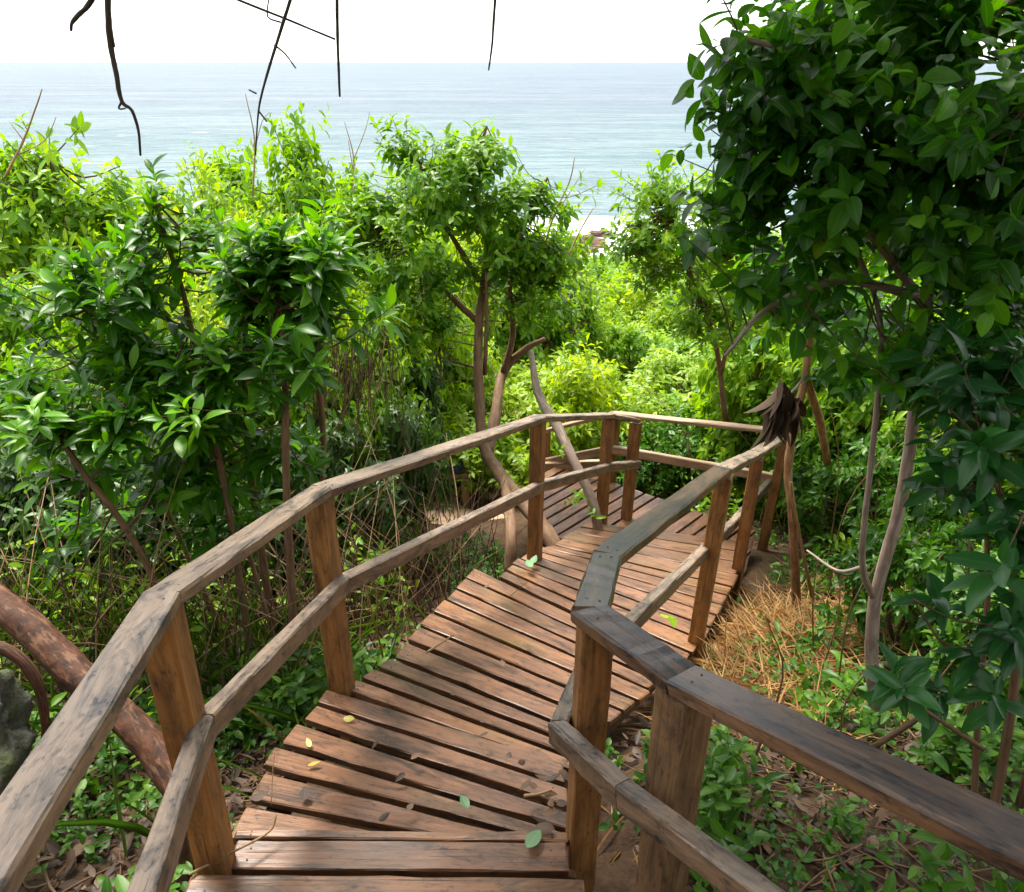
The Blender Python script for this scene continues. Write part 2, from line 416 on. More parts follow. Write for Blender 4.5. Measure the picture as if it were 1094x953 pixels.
M['twig'] = bark_mat('twig_bark', (.05, .028, .018), (.14, .075, .042), (.2, .14, .1), .3, 1.0, 3)
M['dry'] = bark_mat('dry_stem', (.20, .12, .06), (.42, .27, .14), (.5, .38, .22), .4, 1.0, 3)

M['leaf_big'] = leaf_mat('leathery_leaf', (.010, .05, .004), (.033, .135, .006), (.11, .29, .010), (2.9, 2.4, .4), .34, .36, .32)
M['leaf_tree'] = leaf_mat('broad_leaf', (.006, .040, .003), (.020, .10, .005), (.10, .28, .011), (3.2, 2.7, .5), .40, .40, .26, old=(.25, .24, .02))
M['leaf_glossy'] = leaf_mat('glossy_leaf', (.008, .05, .012), (.016, .088, .018), (.035, .14, .026), (2.4, 2.4, .7), .3, .27, .36)
M['leaf_mid'] = leaf_mat('mid_leaf', (.03, .125, .005), (.11, .27, .008), (.25, .42, .016), (2.2, 1.75, .4), .38, .45, .35, old=(.3, .22, .02))
M['leaf_lime'] = leaf_mat('lime_leaf', (.09, .21, .007), (.215, .375, .011), (.36, .50, .02), (1.75, 1.5, .35), .45, .45, old=(.42, .32, .03))
M['leaf_thick'] = leaf_mat('thicket_leaf', (.05, .16, .006), (.13, .29, .009), (.25, .41, .015), (2.0, 1.7, .35), .42, .45, .35, old=(.35, .26, .02))
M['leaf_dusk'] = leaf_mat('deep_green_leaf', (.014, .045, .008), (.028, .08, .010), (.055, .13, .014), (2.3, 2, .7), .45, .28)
M['cover'] = leaf_mat('creeper_leaf', (.015, .062, .007), (.04, .13, .011), (.11, .24, .018), (2, 1.8, .5), .4, .36, .3, old=(.3, .2, .03))
M['grass'] = leaf_mat('grass_blade', (.015, .05, .007), (.035, .09, .010), (.08, .125, .018), (1.8, 1.7, .6), .45, .35, .3, old=(.25, .16, .06))
M['straw'] = leaf_mat('straw', (.22, .115, .038), (.38, .21, .075), (.54, .34, .14), (1.3, 1.1, .8), .6, .25, .3, rib=0)
M['litter'] = leaf_mat('dead_leaf', (.03, .016, .010), (.075, .038, .021), (.15, .085, .045), (1.3, 1.0, .7), .6, .12, rib=.2)
M['deadbunch'] = leaf_mat('withered_leaf', (.012, .008, .006), (.030, .021, .015), (.075, .054, .037), (1.2, 1.0, .8), .65, .06, .15, rib=.3)
M['yellow'] = leaf_mat('yellow_leaf', (.45, .33, .03), (.55, .45, .05), (.5, .5, .08), (1.2, 1.1, .5), .5, .25)
M['greenfall'] = leaf_mat('fallen_green_leaf', (.05, .16, .06), (.09, .24, .09), (.16, .3, .14), (1.2, 1.2, .6), .45, .2)

def ground_mat():
    n = NT('forest_soil'); geo = n.n('ShaderNodeNewGeometry'); P = geo.outputs['Position']
    a = n.noise(P, 3.5, 6, .65); b = n.noise(P, 22, 6, .7); sp = n.n('ShaderNodeSeparateXYZ'); n.l(P, sp.inputs[0])
    c = n.mix(n.ramp(b, [(.3, 0), (.7, 1)]), (.028, .017, .011), (.105, .06, .036))
    c = n.mix(n.math('MULTIPLY', n.ramp(a, [(.42, 0), (.62, 1)]), .6), c, (.13, .085, .045))
    far = n.ramp(n.math('DIVIDE', sp.outputs[1], 60), [(.14, 0), (.22, 1)])
    g = n.mix(n.ramp(a, [(.3, 0), (.7, 1)]), (.04, .11, .012), (.10, .17, .02))
    c = n.mix(n.math('MULTIPLY', far, .85), c, g)
    c = n.mix(n.ramp(n.math('DIVIDE', sp.outputs[1], 100), [(.64, 0), (.67, 1)]), c, (.5, .42, .32))
    return n.done(n.bsdf(c, .9, .2, n.bump(b, .9, .03)))

def sea_mat():
    n = NT('sea_water'); geo = n.n('ShaderNodeNewGeometry'); P = geo.outputs['Position']
    sp = n.n('ShaderNodeSeparateXYZ'); n.l(P, sp.inputs[0])
    w1 = n.noise(n.mapping(P, (.05, .22, .1)), 1, 6, .62, .6)
    w2 = n.noise(n.mapping(P, (.35, 1.1, .5)), 1, 5, .6, .4)
    bands = n.noise(n.mapping(P, (.006, .035, .1)), 1, 4, .6, .8)
    near = n.ramp(n.math('DIVIDE', sp.outputs[1], 700), [(.11, 1), (.55, 0)])
    c = n.mix(near, (.088, .118, .155), (.09, .15, .162))
    c = n.mix(n.math('MULTIPLY', n.ramp(bands, [(.42, 0), (.62, 1)]), .6), c, (.13, .175, .195))
    c = n.mix(n.math('MULTIPLY', n.ramp(w2, [(.42, 0), (.6, 1)]), .5), c, n.mix(1, c, (1.5, 1.4, 1.35), 'MULTIPLY'))  # swell shading painted into the water colour
    c = n.mix(n.math('MULTIPLY', n.ramp(w1, [(.5, 0), (.35, 1)]), .6), c, n.mix(1, c, (.6, .7, .75), 'MULTIPLY'))
    f = n.math('MULTIPLY', n.ramp(w1, [(.60, 0), (.72, 1)]), n.math('MULTIPLY', near, .3))
    surf = n.ramp(n.math('ADD', n.math('DIVIDE', sp.outputs[1], 100), n.math('MULTIPLY', w1, .16)), [(.86, 1), (.96, 0)])
    c = n.mix(n.math('MAXIMUM', f, surf), c, (.82, .84, .84))
    h = n.math('ADD', n.math('MULTIPLY', w1, 1.0), n.math('MULTIPLY', w2, .35))
    return n.done(n.bsdf(c, .5, .1, n.bump(h, 1.0, 2.2)))

# ------------------------------------------------------------------ ground, sea
def build_ground():
    mb = MB()
    xs = np.concatenate((np.linspace(-400, -30, 14), np.linspace(-26, -8, 14), np.linspace(-7, 7, 90), np.linspace(8, 26, 14), np.linspace(30, 400, 14)))
    ys = np.concatenate((np.linspace(-12, -1.5, 8), np.linspace(-1, 9, 70), np.linspace(10, 90, 40), [120, 200]))
    X, Y = np.meshgrid(xs, ys); Z = ground(X, Y) 
    V = np.stack((X, Y, Z), -1).reshape(-1, 3); a = len(xs)
    i = np.arange(len(ys) - 1)[:, None] * a + np.arange(a - 1)[None]
    f = np.stack((i, i + 1, i + 1 + a, i + a), -1).reshape(-1, 4)
    mb.add(V, [f]); o = mb.build('ground', ground_mat(), None, True); tag(o, kind='structure')
    sb = MB()
    ys = np.concatenate((np.linspace(55, 400, 30), [600, 1200, 4000, 12000, 45000])); xs = np.array([-45000, -9000, -2000, -600, -200, -60, 0, 60, 200, 600, 2000, 9000, 45000.])
    X, Y = np.meshgrid(xs, ys); V = np.stack((X, Y, np.full_like(X, -15.3)), -1).reshape(-1, 3); a = len(xs)
    i = np.arange(len(ys) - 1)[:, None] * a + np.arange(a - 1)[None]
    sb.add(V, [np.stack((i, i + 1, i + 1 + a, i + a), -1).reshape(-1, 4)]); tag(sb.build('sea', sea_mat(), None, True), kind='structure')
build_ground()

def lump(name, loc, rad, mat, label, cat, seed=0, det=4, amp=.25, squash=None):
    import bmesh
    from mathutils import noise
    bm = bmesh.new(); bmesh.ops.create_icosphere(bm, subdivisions=det, radius=1)
    for v in bm.verts:
        k = 1 + amp * noise.noise(v.co * 1.3 + Vector((seed, 0, 0))) + amp * .5 * noise.noise(v.co * 3.1 + Vector((0, seed, 0))) + amp * .2 * noise.noise(v.co * 8 + Vector((0, 0, seed)))
        v.co = Vector((v.co.x * rad[0], v.co.y * rad[1], v.co.z * rad[2])) * k
    me = bpy.data.meshes.new(name); bm.to_mesh(me); bm.free()
    for p in me.polygons: p.use_smooth = True
    me.materials.append(mat); o = bpy.data.objects.new(name, me); COL.objects.link(o); o.location = tuple(loc); tag(o, label, cat); return o

# ------------------------------------------------------------------ boardwalk
UP = np.array((0, 0, 1.))
bw_loc = (0.1, 2.0, -2.5)
bw = empty('boardwalk', bw_loc, 'weathered reddish brown plank boardwalk descending in short steps between the handrails', 'boardwalk')
PT = .034
def lerp(a, b, t): return np.asarray(a, float) * (1 - t) + np.asarray(b, float) * t
def edge_pts(keys, ts):
    k = np.array([q[0] for q in keys]); return np.stack([np.interp(ts, k, np.array([q[1][i] for q in keys])) for i in range(3)], -1)
def section(name, lines, gap=.026, tints=None, parent=bw):
    """lines: list of (left xyz, right xyz) board boundaries; every board lies level"""
    mb = MB()
    for i in range(len(lines) - 1):
        (a, b), (c, d) = lines[i], lines[i + 1]
        a, b, c, d = [np.array(q, float) for q in (a, b, c, d)]
        z = (a[2] + c[2]) / 2 + rng.normal() * .002
        e1 = nrm((c - a) * np.array((1, 1, 0))); wl = np.linalg.norm((c - a)[:2]); wr = np.linalg.norm((d - b)[:2])
        g = gap * rng.uniform(.7, 1.5)
        ax = nrm((b - a) * np.array((1, 1, 0))); sl = rng.normal() * .008; sr = rng.normal() * .01
        L0 = lerp(a, c, g / 2 / max(wl, .03)); L1 = lerp(c, a, g / 2 / max(wl, .03)); R0 = lerp(b, d, min(.3, g / 2 / max(wr, .03))); R1 = lerp(d, b, min(.3, g / 2 / max(wr, .03)))
        dz = rng.normal() * .002
        for q, s in ((L0, sl), (L1, sl), (R0, sr), (R1, sr)): q[2] += dz; q += ax * s
        plank(mb, L0, L1, R0, R1, PT, None if tints is None else tints[i])
        for s in (.05, .95):
            A0 = lerp(L0, R0, s); A1 = lerp(L1, R1, s)
            dots(mb, [lerp(A0, A1, .3), lerp(A0, A1, .7)], .0035)
    return part(mb, name, [M['plank'], M['screw']], parent)

# upper steps beside the camera
def step(y0, y1, z, xl, xr, strip=None):
    ln = [((xl, y0, z), (xr, y0 - .01, z)), ((xl, y1, z), (xr, y1 - .01, z))]
    if strip: ln.append(((xl, y1 + strip, z), (xr, y1 + strip - .01, z)))
    section('step', ln, .006)
step(1.445, 1.545, -2.10, -.84, .17, .035)
step(1.22, 1.388, -2.035, -.9, .2)
for k in range(6): step(1.03 - k * .165, 1.175 - k * .165, -1.98 + .05 * k, -.86, .28 + .08 * k)
# fan of tapered boards
zs = [-2.19, -2.215, -2.245, -2.28, -2.32, -2.36, -2.395]
ly = [1.60, 1.765, 1.92, 2.065, 2.215, 2.355, 2.475]; lx = [-.90, -.885, -.87, -.86, -.835, -.80, -.78]
ry = [1.47, 1.54, 1.615, 1.70, 1.815, 1.955, 2.09]
section('deck', [((lx[i], ly[i], zs[i]), (.2, ry[i], zs[i])) for i in range(7)], .032, [.05, .75, .9, .55, .6, .45])
# middle run
def run(keysL, dirs, redge, n, z0, z1, wedge=None):
    ts = np.linspace(0, 1, n + 1); out = []
    L = edge_pts(keysL, ts); th = np.interp(ts, [0, 1], dirs)
    for p, a in zip(L, th):
        d = np.array((math.cos(R(a)), math.sin(R(a)))); best = 1.2
        for q0, q1 in zip(redge[:-1], redge[1:]):
            q0 = np.array(q0); q1 = np.array(q1); e = q1 - q0
            den = d[0] * e[1] - d[1] * e[0]
            if abs(den) < 1e-6: continue
            w = q0 - p[:2]; t = (w[0] * e[1] - w[1] * e[0]) / den; s = (w[0] * d[1] - w[1] * d[0]) / den
            if -.02 <= s <= 1.02 and t > .3: best = t; break
        q = p[:2] + d * best; out.append((p, (q[0], q[1], p[2])))
    return out
RE = [(.2, 1.3), (.22, 2.0), (.36, 2.38), (.66, 2.80), (.92, 3.2), (1.12, 3.55), (1.46, 4.2), (1.76, 4.85), (1.92, 5.5)]
runB = run([(0, (-.745, 2.50, -2.43)), (.3, (-.58, 2.83, -2.54)), (1, (-.235, 4.05, -2.90))], (-24, -38), RE, 10, 0, 0)
section('deck', runB, .03)
runC = run([(0, (-.10, 4.09, -2.99)), (.35, (.09, 4.50, -3.10)), (.62, (.27, 4.86, -3.26)), (.63, (.31, 4.86, -3.27)), (1, (.66, 5.72, -3.60))], (-39, -14), RE, 11, 0, 0)
section('deck', runC, .026)
# landing whose boards run the other way, turning left
def clip_landing():
    poly = [(.22, 5.86), (.62, 5.60), (1.86, 5.05), (2.2, 5.85), (1.4, 6.45), (1.0, 6.75), (.55, 7.2), (.05, 6.6)]
    mb = MB(); a = R(46); d = np.array((math.cos(a), math.sin(a))); nn = np.array((-d[1], d[0])); z = -3.78
    P = np.array(poly)
    def cut(o):
        ts = []
        for i in range(len(P)):
            q0, q1 = P[i], P[(i + 1) % len(P)]; s0, s1 = q0 @ nn - o, q1 @ nn - o
            if s0 * s1 < 0: q = q0 + (q1 - q0) * s0 / (s0 - s1); ts.append(q @ d)
        return (min(ts), max(ts)) if len(ts) >= 2 else None
    o = (P @ nn).min() + .05; w = .125
    while o + w < (P @ nn).max():
        c0, c1 = cut(o + .012), cut(o + w - .012)
        if c0 and c1 and min(c0[1] - c0[0], c1[1] - c1[0]) > .12:
            A = lambda t, oo: np.append(d * t + nn * oo, z)
            plank(mb, A(c0[1], o + .012), A(c1[1], o + w - .012), A(c0[0], o + .012), A(c1[0], o + w - .012), PT)
        o += w
    part(mb, 'landing', [M['plank'], M['screw']], bw)
clip_landing()
# joists under the boards
def joist(pts, off):
    mb = MB(); pts = [np.array(p, float) + np.array((0, 0, -.034 - .062)) for p in pts]
    for a, b in zip(pts[:-1], pts[1:]): beam(mb, a, b, .045, .12)
    part(mb, 'joist', M['joist'], bw)
def inset(ln, t, zo=-.012): return [lerp(a, b, t) + np.array((0, 0, zo)) for a, b in ln]
fanl = [((lx[i], ly[i], zs[i]), (.2, ry[i], zs[i])) for i in range(7)]
for t in (.06, .93):
    joist(inset([fanl[0], fanl[3], fanl[6]], t), 0); joist(inset([runB[0], runB[3], runB[-1]], t), 0); joist(inset([runC[0], runC[4], runC[6], runC[-1]], t), 0)
    joist([(-.84 + t * 1.0, 1.57, -2.12), (-.84 + t * 1.0, 1.0, -2.03), (-.84 + t * 1.1, .1, -1.76)], 0)
joist([(1.82, 5.1, -3.79), (2.13, 5.82, -3.79)], 0)
joist([(2.1, 5.86, -3.79), (1.4, 6.38, -3.79)], 0)

# ------------------------------------------------------------------ handrails
RW, RH, PW = .088, .038, .084
def rail_chain(root, pts, name, w, h, mat, ends=None, screws=True, tints=None):
    """rail boards meeting at mitred joints; pts are top-centre points"""
    P = [np.array(p, float) - np.array((0, 0, h / 2)) for p in pts]
    def hd(a, b): return nrm((b - a) * np.array((1, 1, 0)))
    for i in range(len(P) - 1):
        d = hd(P[i], P[i + 1]); cA = cB = None
        if i > 0: t = hd(P[i - 1], P[i]) + d; cA = np.array((-t[1], t[0]))
        if i < len(P) - 2: t = d + hd(P[i + 1], P[i + 2]); cB = np.array((-t[1], t[0]))
        mb = MB(); beam(mb, P[i], P[i + 1], w, h, UP, cA, cB, 9, .006, .0012, bow=.0)
        if screws:
            dd = nrm(P[i + 1] - P[i]); s = nrm(np.cross(dd, UP)); top = np.cross(s, dd)
            for q, sg in ((P[i], 1), (P[i + 1], -1)):
                dots(mb, [q + dd * sg * .045 + s * .018 + top * h / 2, q + dd * sg * .05 - s * .016 + top * h / 2], .0032)
        m = mat[i] if isinstance(mat, list) else mat
        part(mb, name, [m, M['screw']], root)
def post(root, top, base, along, mat, w=PW):
    mb = MB(); top = np.array(top, float); base = np.array(base, float)
    u = np.array((along[0], along[1], 0.)); beam(mb, base, top, w, w, u, None, None, 8, .005, .0014)
    part(mb, 'post', mat, root)

# left handrail
LT = [(-.545, -.15, -.745), (-.683, .67, -.925), at(171, 633, 1.45), at(342, 520, 2.50), at(577, 444, 4.42), at(652, 441.5, 5.70), at(681, 447, 6.05)]
LM = [(-.49, -.1, -1.12), (-.60, .67, -1.32), at(216, 766, 1.46), at(366, 616, 2.50), at(577, 514.5, 4.42), at(652, 495, 5.70), at(683, 492, 6.05)]
lh = empty('handrail', LT[2] * np.array((1, 1, 0)) + np.array((0, 0, -2.4)), 'long grey weathered handrail along the left edge of the boardwalk, curving past the centre', 'handrail')
rail_chain(lh, LT[:1] + LT[2:], 'top_rail', RW, RH, M['rail'])
rail_chain(lh, LM[:1] + LM[2:], 'mid_rail', .052, .072, M['rail'], screws=False)
def dirxy(P, i):
    a, b = P[max(i - 1, 0)], P[min(i + 1, len(P) - 1)]; return nrm((np.array(b) - np.array(a)) * np.array((1, 1, 0)))
def shift_out(P, i, o):
    d = dirxy(P, i); return np.array(P[i], float) + np.array((-d[1], d[0], 0)) * o
for (i, base) in ((2, (222, 930)), (3, (366, 737)), (4, (570, 592)), (5, (642, 556)), (6, (667, 551))):
    t = np.array(LT[i], float); t[2] -= RH + .001
    yb = ground(t[0], t[1]) - .1
    o = shift_out(LT, i, .012); b = at(base[0], base[1], o[1]); sh = (b[0] - t[0]) * .55
    tilt = np.array((sh, 0, 0))
    tp = np.array((o[0], o[1], t[2])); bs = np.array((o[0], o[1], 0)) + tilt; bs[2] = yb
    post(lh, tp, bs, dirxy(LT, i), M['post'] if i != 3 else M['post'])
t = np.array(LT[0]); post(lh, (t[0], t[1], t[2] - RH - .001), (t[0], t[1], ground(t[0], t[1])), dirxy(LT, 0), M['post_grey'])

# right handrail
RT = [(1.25, -.05, -.70), at(730, 719, 1.30), at(631, 649, 1.57), at(648, 591, 2.02), at(772, 499, 3.53), at(808, 482, 4.75), at(838, 464, 6.0)]
RM = [(1.16, .0, -1.14), at(668, 838, 1.28), at(597, 772, 1.55), at(623, 709, 2.0), at(752, 584, 3.5), at(783, 556, 4.72), at(822, 512, 5.95)]
rh = empty('handrail', (RT[2][0], RT[2][1], -2.4), 'dark blackened handrail on the right, bending in to the boardwalk at the two front posts', 'handrail')
rail_chain(rh, RT, 'top_rail', .094, .042, [M['rail_dark']] * 4 + [M['rail']] * 3)
rail_chain(rh, RM, 'mid_rail', .05, .074, M['rail'], screws=False)
for (i, base, w) in ((1, (697, 1030), .098), (2, (618, 925), .084), (4, (742, 672), .084), (5, (787, 606), .084), (6, (816, 566), .084)):
    o = shift_out(RT, i, -.016); t = RT[i]; b = at(base[0], base[1], o[1])
    g = ground(o[0], o[1]) - .1
    f = (g - t[2]) / (b[2] - t[2]) if i != 1 else 1
    dx = np.clip((b[0] - o[0]) * f, -.12, .12) * .6
    post(rh, (o[0], o[1], t[2] - .043), (o[0] + dx, o[1], min(g, b[2])), dirxy(RT, i), M['post_grey'] if i == 1 else M['post'], w)
t = np.array(RT[0]); post(rh, (t[0], t[1], t[2] - .043), (t[0], t[1], ground(t[0], t[1])), dirxy(RT, 0), M['post_grey'])

# back handrail behind the landing, going on down to the left
BT = [at(845, 460, 6.12), at(655, 440, 6.75), at(580, 459, 7.25)]
BMi = [at(832, 507, 6.10), at(655, 476, 6.72), at(578, 491, 7.22)]
bh = empty('handrail', (1.0, 6.7, -3.8), 'sunlit tan handrail behind the far landing, meeting the left handrail in the distance', 'handrail')
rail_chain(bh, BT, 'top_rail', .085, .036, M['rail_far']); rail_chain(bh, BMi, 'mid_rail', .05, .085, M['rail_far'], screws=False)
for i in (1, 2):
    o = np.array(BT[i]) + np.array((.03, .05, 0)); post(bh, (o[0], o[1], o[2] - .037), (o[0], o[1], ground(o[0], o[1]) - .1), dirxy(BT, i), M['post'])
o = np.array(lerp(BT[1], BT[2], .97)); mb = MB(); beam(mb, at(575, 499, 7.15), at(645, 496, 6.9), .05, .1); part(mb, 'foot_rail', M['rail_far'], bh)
# lower flight of the path, seen through the bushes
lo = empty('handrail', at(495, 545, 7.4), 'short pinkish post and rail of the lower path, glimpsed through bushes left of centre', 'handrail')
a = at(497, 509, 7.4); post(lo, (a[0], a[1], a[2]), (a[0], a[1], float(ground(a[0], a[1])) - .1), (1, 0), M['rail_far'])
mb = MB(); beam(mb, at(440, 512, 7.5), at(503, 506, 7.4), .09, .05); part(mb, 'top_rail', M['rail_far'], lo)

# ------------------------------------------------------------------ trees and shrubs
def ctr(x, y, Y): return at(x, y, Y)

# --- big leathery shrub on the left
base = np.array((-1.55, 3.25, 0)); base[2] = ground(base[0], base[1])
ls = empty('shrub', base, 'large dark green leathery leaved shrub behind the left handrail, with spiky top shoots', 'shrub')
tr = MB(); limbs = []
stems = [([(300, 640, 3.1), (306, 520, 3.15), (305, 420, 3.25), (300, 330, 3.3)], .022), ([(255, 640, 3.2), (240, 520, 3.3), (215, 420, 3.4), (200, 330, 3.5), (165, 215, 3.5)], .02),
         ([(200, 655, 3.0), (150, 590, 3.0), (85, 500, 3.0), (60, 460, 3.05)], .018), ([(285, 640, 3.4), (270, 520, 3.5), (262, 400, 3.5), (262, 300, 3.4)], .024),
         ([(240, 640, 3.4), (150, 480, 3.6), (110, 400, 3.5), (95, 330, 3.4)], .018), ([(290, 620, 3.2), (225, 470, 3.5), (180, 440, 3.5)], .014), ([(320, 640, 3.4), (345, 500, 3.5), (340, 400, 3.5), (335, 320, 3.4)], .018)]
for pl, r in stems:
    P = [at(*q) for q in pl]; P[0][2] = min(P[0][2], ground(P[0][0], P[0][1])) - .05
    limbs += list(tube(tr, P, [r, r * .8, r * .5], 7, 5, .08))
cb = MB()
blobs = [(ctr(195, 350, 3.5), (.46, .4, .34)), (ctr(100, 345, 3.4), (.26, .28, .2)), (ctr(290, 345, 3.4), (.32, .33, .28)), (ctr(165, 265, 3.6), (.17, .2, .24)), (ctr(330, 290, 3.45), (.2, .25, .2)), (ctr(215, 395, 3.3), (.5, .35, .22)), (ctr(60, 440, 3.1), (.2, .2, .08)), (ctr(170, 450, 3.1), (.32, .25, .1)), (ctr(330, 385, 3.4), (.25, .28, .2)), (ctr(120, 400, 3.5), (.45, .3, .2)), (ctr(250, 440, 3.6), (.5, .3, .18)), (ctr(350, 330, 3.5), (.2, .25, .2))]
tips, ax = blob_tips(blobs, 330, .3, -.7, 60, .10)
low, lax = blob_tips([(ctr(70, 500, 3.2), (.25, .25, .1)), (ctr(180, 500, 3.4), (.4, .3, .14)), (ctr(300, 480, 3.4), (.3, .3, .16)), (ctr(240, 560, 3.3), (.35, .25, .12)), (ctr(110, 560, 3.3), (.3, .3, .1))], 70, .1)
up, uax = blob_tips([(ctr(190, 250, 3.5), (.22, .2, .14)), (ctr(290, 262, 3.4), (.24, .2, .1)), (ctr(80, 300, 3.3), (.22, .2, .1)), (ctr(345, 290, 3.4), (.14, .2, .1))], 40, .1)
tips = np.vstack((tips, low, up)); ax = np.vstack((ax, lax, uax + np.array((0, 0, 1.2))))
xt = [ctr(163, 180, 3.5), ctr(160, 205, 3.45), ctr(265, 250, 3.35), ctr(300, 245, 3.35), ctr(340, 262, 3.4), ctr(75, 275, 3.3), ctr(60, 290, 3.25), ctr(235, 235, 3.5), ctr(205, 230, 3.5), ctr(172, 445, 2.9), ctr(195, 435, 2.9), ctr(45, 450, 3.0), ctr(62, 452, 3.0)]
tips = np.vstack((tips, xt)); ax = nrm_rows(np.vstack((ax + np.array((0, 0, .5)), np.tile((0.02, -.1, 1), (len(xt), 1)))))
ax[-4:] = nrm_rows(np.array([(-.3, -.4, .8)] * 4))
sprays(cb, tips, ax, 11, .135, .047, T_NARROW, .13, (30, 78), .5, .25)
part(cb, 'crown', M['leaf_big'], ls, True)
twigs(tr, tips, ax, limbs, .004, .5, .8); part(tr, 'trunk', [M['bark_brown'], M['twig']], ls, True)

# --- tree in the middle
base = at(590, 585, 5.2); base[2] = ground(base[0], base[1])
ct = empty('tree', base, 'bushy sunlit centre tree against the sea, its brown trunk curving up from beside the boardwalk', 'tree')
tr = MB(); limbs = []
stems = [([(606, 612, 5.0), (582, 566, 5.25), (546, 522, 5.7), (519, 482, 6.2), (513, 440, 6.5), (511, 370, 6.8), (514, 320, 7.0), (520, 260, 7.0), (505, 190, 7.0), (520, 135, 7.0)], (.075, .066, .06, .056, .052, .046, .042, .034, .026, .018, .011)),
         ([(545, 612, 4.75), (546, 570, 4.9), (543, 535, 5.4), (538, 512, 5.8)], (.05, .045, .045, .04)),
         ([(520, 490, 6.3), (530, 440, 6.8), (537, 400, 7.2), (560, 374, 7.2), (582, 362, 7.2)], (.06, .05, .04, .02)),
         ([(512, 345, 7.0), (490, 325, 7.0), (455, 290, 6.9), (415, 250, 6.9)], (.035, .03, .015, .008)),
         ([(538, 398, 7.2), (548, 355, 7.2), (545, 300, 7.1), (560, 240, 7.1)], (.035, .03, .02, .01)),
         ([(514, 310, 7.0), (545, 270, 7.0), (570, 220, 7.0), (585, 190, 7.0)], (.03, .02, .01)),
         ([(518, 400, 6.8), (520, 330, 6.8), (519, 290, 6.8)], (.022, .018, .01)), ([(518, 400, 6.8), (505, 392, 6.8), (497, 391, 6.8)], (.015, .008)),
         ([(512, 300, 7.0), (470, 230, 7.0), (445, 170, 7.0)], (.03, .02, .01))]
for pl, r in stems: limbs += list(tube(tr, [at(*q) for q in pl], r, 9, 5, .09))
blobs = [(ctr(505, 205, 7.0), (.62, .6, .52)), (ctr(440, 215, 6.9), (.55, .5, .42)), (ctr(555, 235, 7.0), (.42, .45, .42)), (ctr(520, 150, 7.0), (.30, .3, .28)), (ctr(430, 160, 7.0), (.22, .25, .2)), (ctr(570, 170, 7.0), (.16, .2, .16)),
         (ctr(440, 285, 6.8), (.5, .4, .28)), (ctr(530, 285, 7), (.5, .45, .22)), (ctr(590, 270, 7), (.28, .3, .2)), (ctr(400, 225, 7), (.3, .3, .26)), (ctr(455, 345, 6.7), (.28, .3, .2)), (ctr(600, 225, 7), (.12, .2, .1)), (ctr(400, 290, 6.9), (.4, .4, .3)), (ctr(380, 250, 7), (.3, .3, .25)), (ctr(430, 340, 6.7), (.4, .4, .25)), (ctr(590, 310, 7), (.22, .3, .16)), (ctr(555, 320, 7.1), (.3, .3, .14))]
tips, ax = blob_tips(blobs, 900, .35, -.8, 105, .14)
cb = MB(); sprays(cb, tips, ax, 9, .115, .05, T_MID, .16, (35, 80), .55, .4)
part(cb, 'crown', M['leaf_mid'], ct, True)
twigs(tr, tips, ax, limbs, .004, .7, .5); part(tr, 'trunk', [M['bark_brown'], M['twig']], ct, True)

# leaning bough crossing behind the left handrail
b0 = at(641, 560, 5.5)
sp = empty('sapling', (b0[0], b0[1], ground(b0[0], b0[1])), 'thin crooked grey brown sapling growing up beside the left handrail at the landing', 'tree')
mb = MB(); tube(mb, [at(643, 600, 5.45), at(634, 540, 5.5), at(612, 490, 5.7), at(595, 455, 6.0), at(575, 420, 6.4), at(567, 375, 6.8)], (.045, .042, .042, .045, .04, .025), 9, 5, .08); part(mb, 'trunk', M['bark_pale'], sp, True)
cb = MB(); tips = np.array([at(620, 525, 5.4), at(632, 545, 5.4), at(612, 535, 5.5), at(600, 480, 5.6)]); sprays(cb, tips, rand_dirs(4, 1), 7, .09, .04, T_MID, .08, (40, 85)); part(cb, 'leaves', M['leaf_mid'], sp, True)

# --- big broad-leaved tree on the right, its crown extended out of view to shade the path
base = at(930, 735, 2.75); base[2] = ground(base[0], base[1]) - .02
rt = empty('tree', base, 'forked pale stemmed tree with a dark broad leaved crown filling the upper right corner', 'tree')
tr = MB(); limbs = []
stems = [([(940, 800, 2.70), (932, 720, 2.72), (935, 640, 2.75), (962, 540, 2.8), (978, 430, 2.85), (990, 330, 2.9), (1000, 200, 2.9), (975, 90, 2.9), (960, -60, 2.9), (900, -240, 2.8)], (.034, .030, .027, .025, .023, .021, .02, .018, .016)),
         ([(934, 640, 2.75), (921, 600, 2.7), (930, 500, 2.7), (940, 400, 2.75), (938, 330, 2.8), (900, 230, 2.8)], (.016, .012, .011, .008)),
         ([(990, 330, 2.9), (930, 250, 2.8), (860, 190, 2.75), (810, 230, 2.7)], (.02, .014, .008)),
         ([(1000, 220, 2.9), (920, 120, 2.7), (850, 60, 2.6), (790, 40, 2.6)], (.02, .014, .008)),
         ([(990, 320, 2.9), (900, 300, 2.6), (820, 330, 2.5), (775, 380, 2.5)], (.018, .012, .006)),
         ([(985, 120, 2.9), (1060, 20, 2.8), (1150, -60, 2.8)], (.02, .015, .01)), ([(1000, 260, 2.9), (1060, 200, 2.6), (1110, 100, 2.4)], (.02, .014, .01)),
         ([(960, -60, 2.9), (800, -200, 2.6), (600, -350, 2.4), (450, -450, 2.2)], (.03, .025, .016, .01)), ([(900, -240, 2.8), (820, -420, 2.6), (700, -700, 2.2)], (.02, .015, .01)),
         ([(920, -150, 2.85), (760, -330, 3.3), (640, -420, 3.8)], (.02, .015, .01))]
for pl, r in stems: limbs += list(tube(tr, [at(*q) for q in pl], r, 9, 5, .06))
tube(tr, [at(925, 605, 2.7), at(895, 610, 2.8), at(862, 588, 2.95)], (.01, .008, .005), 6, 4)
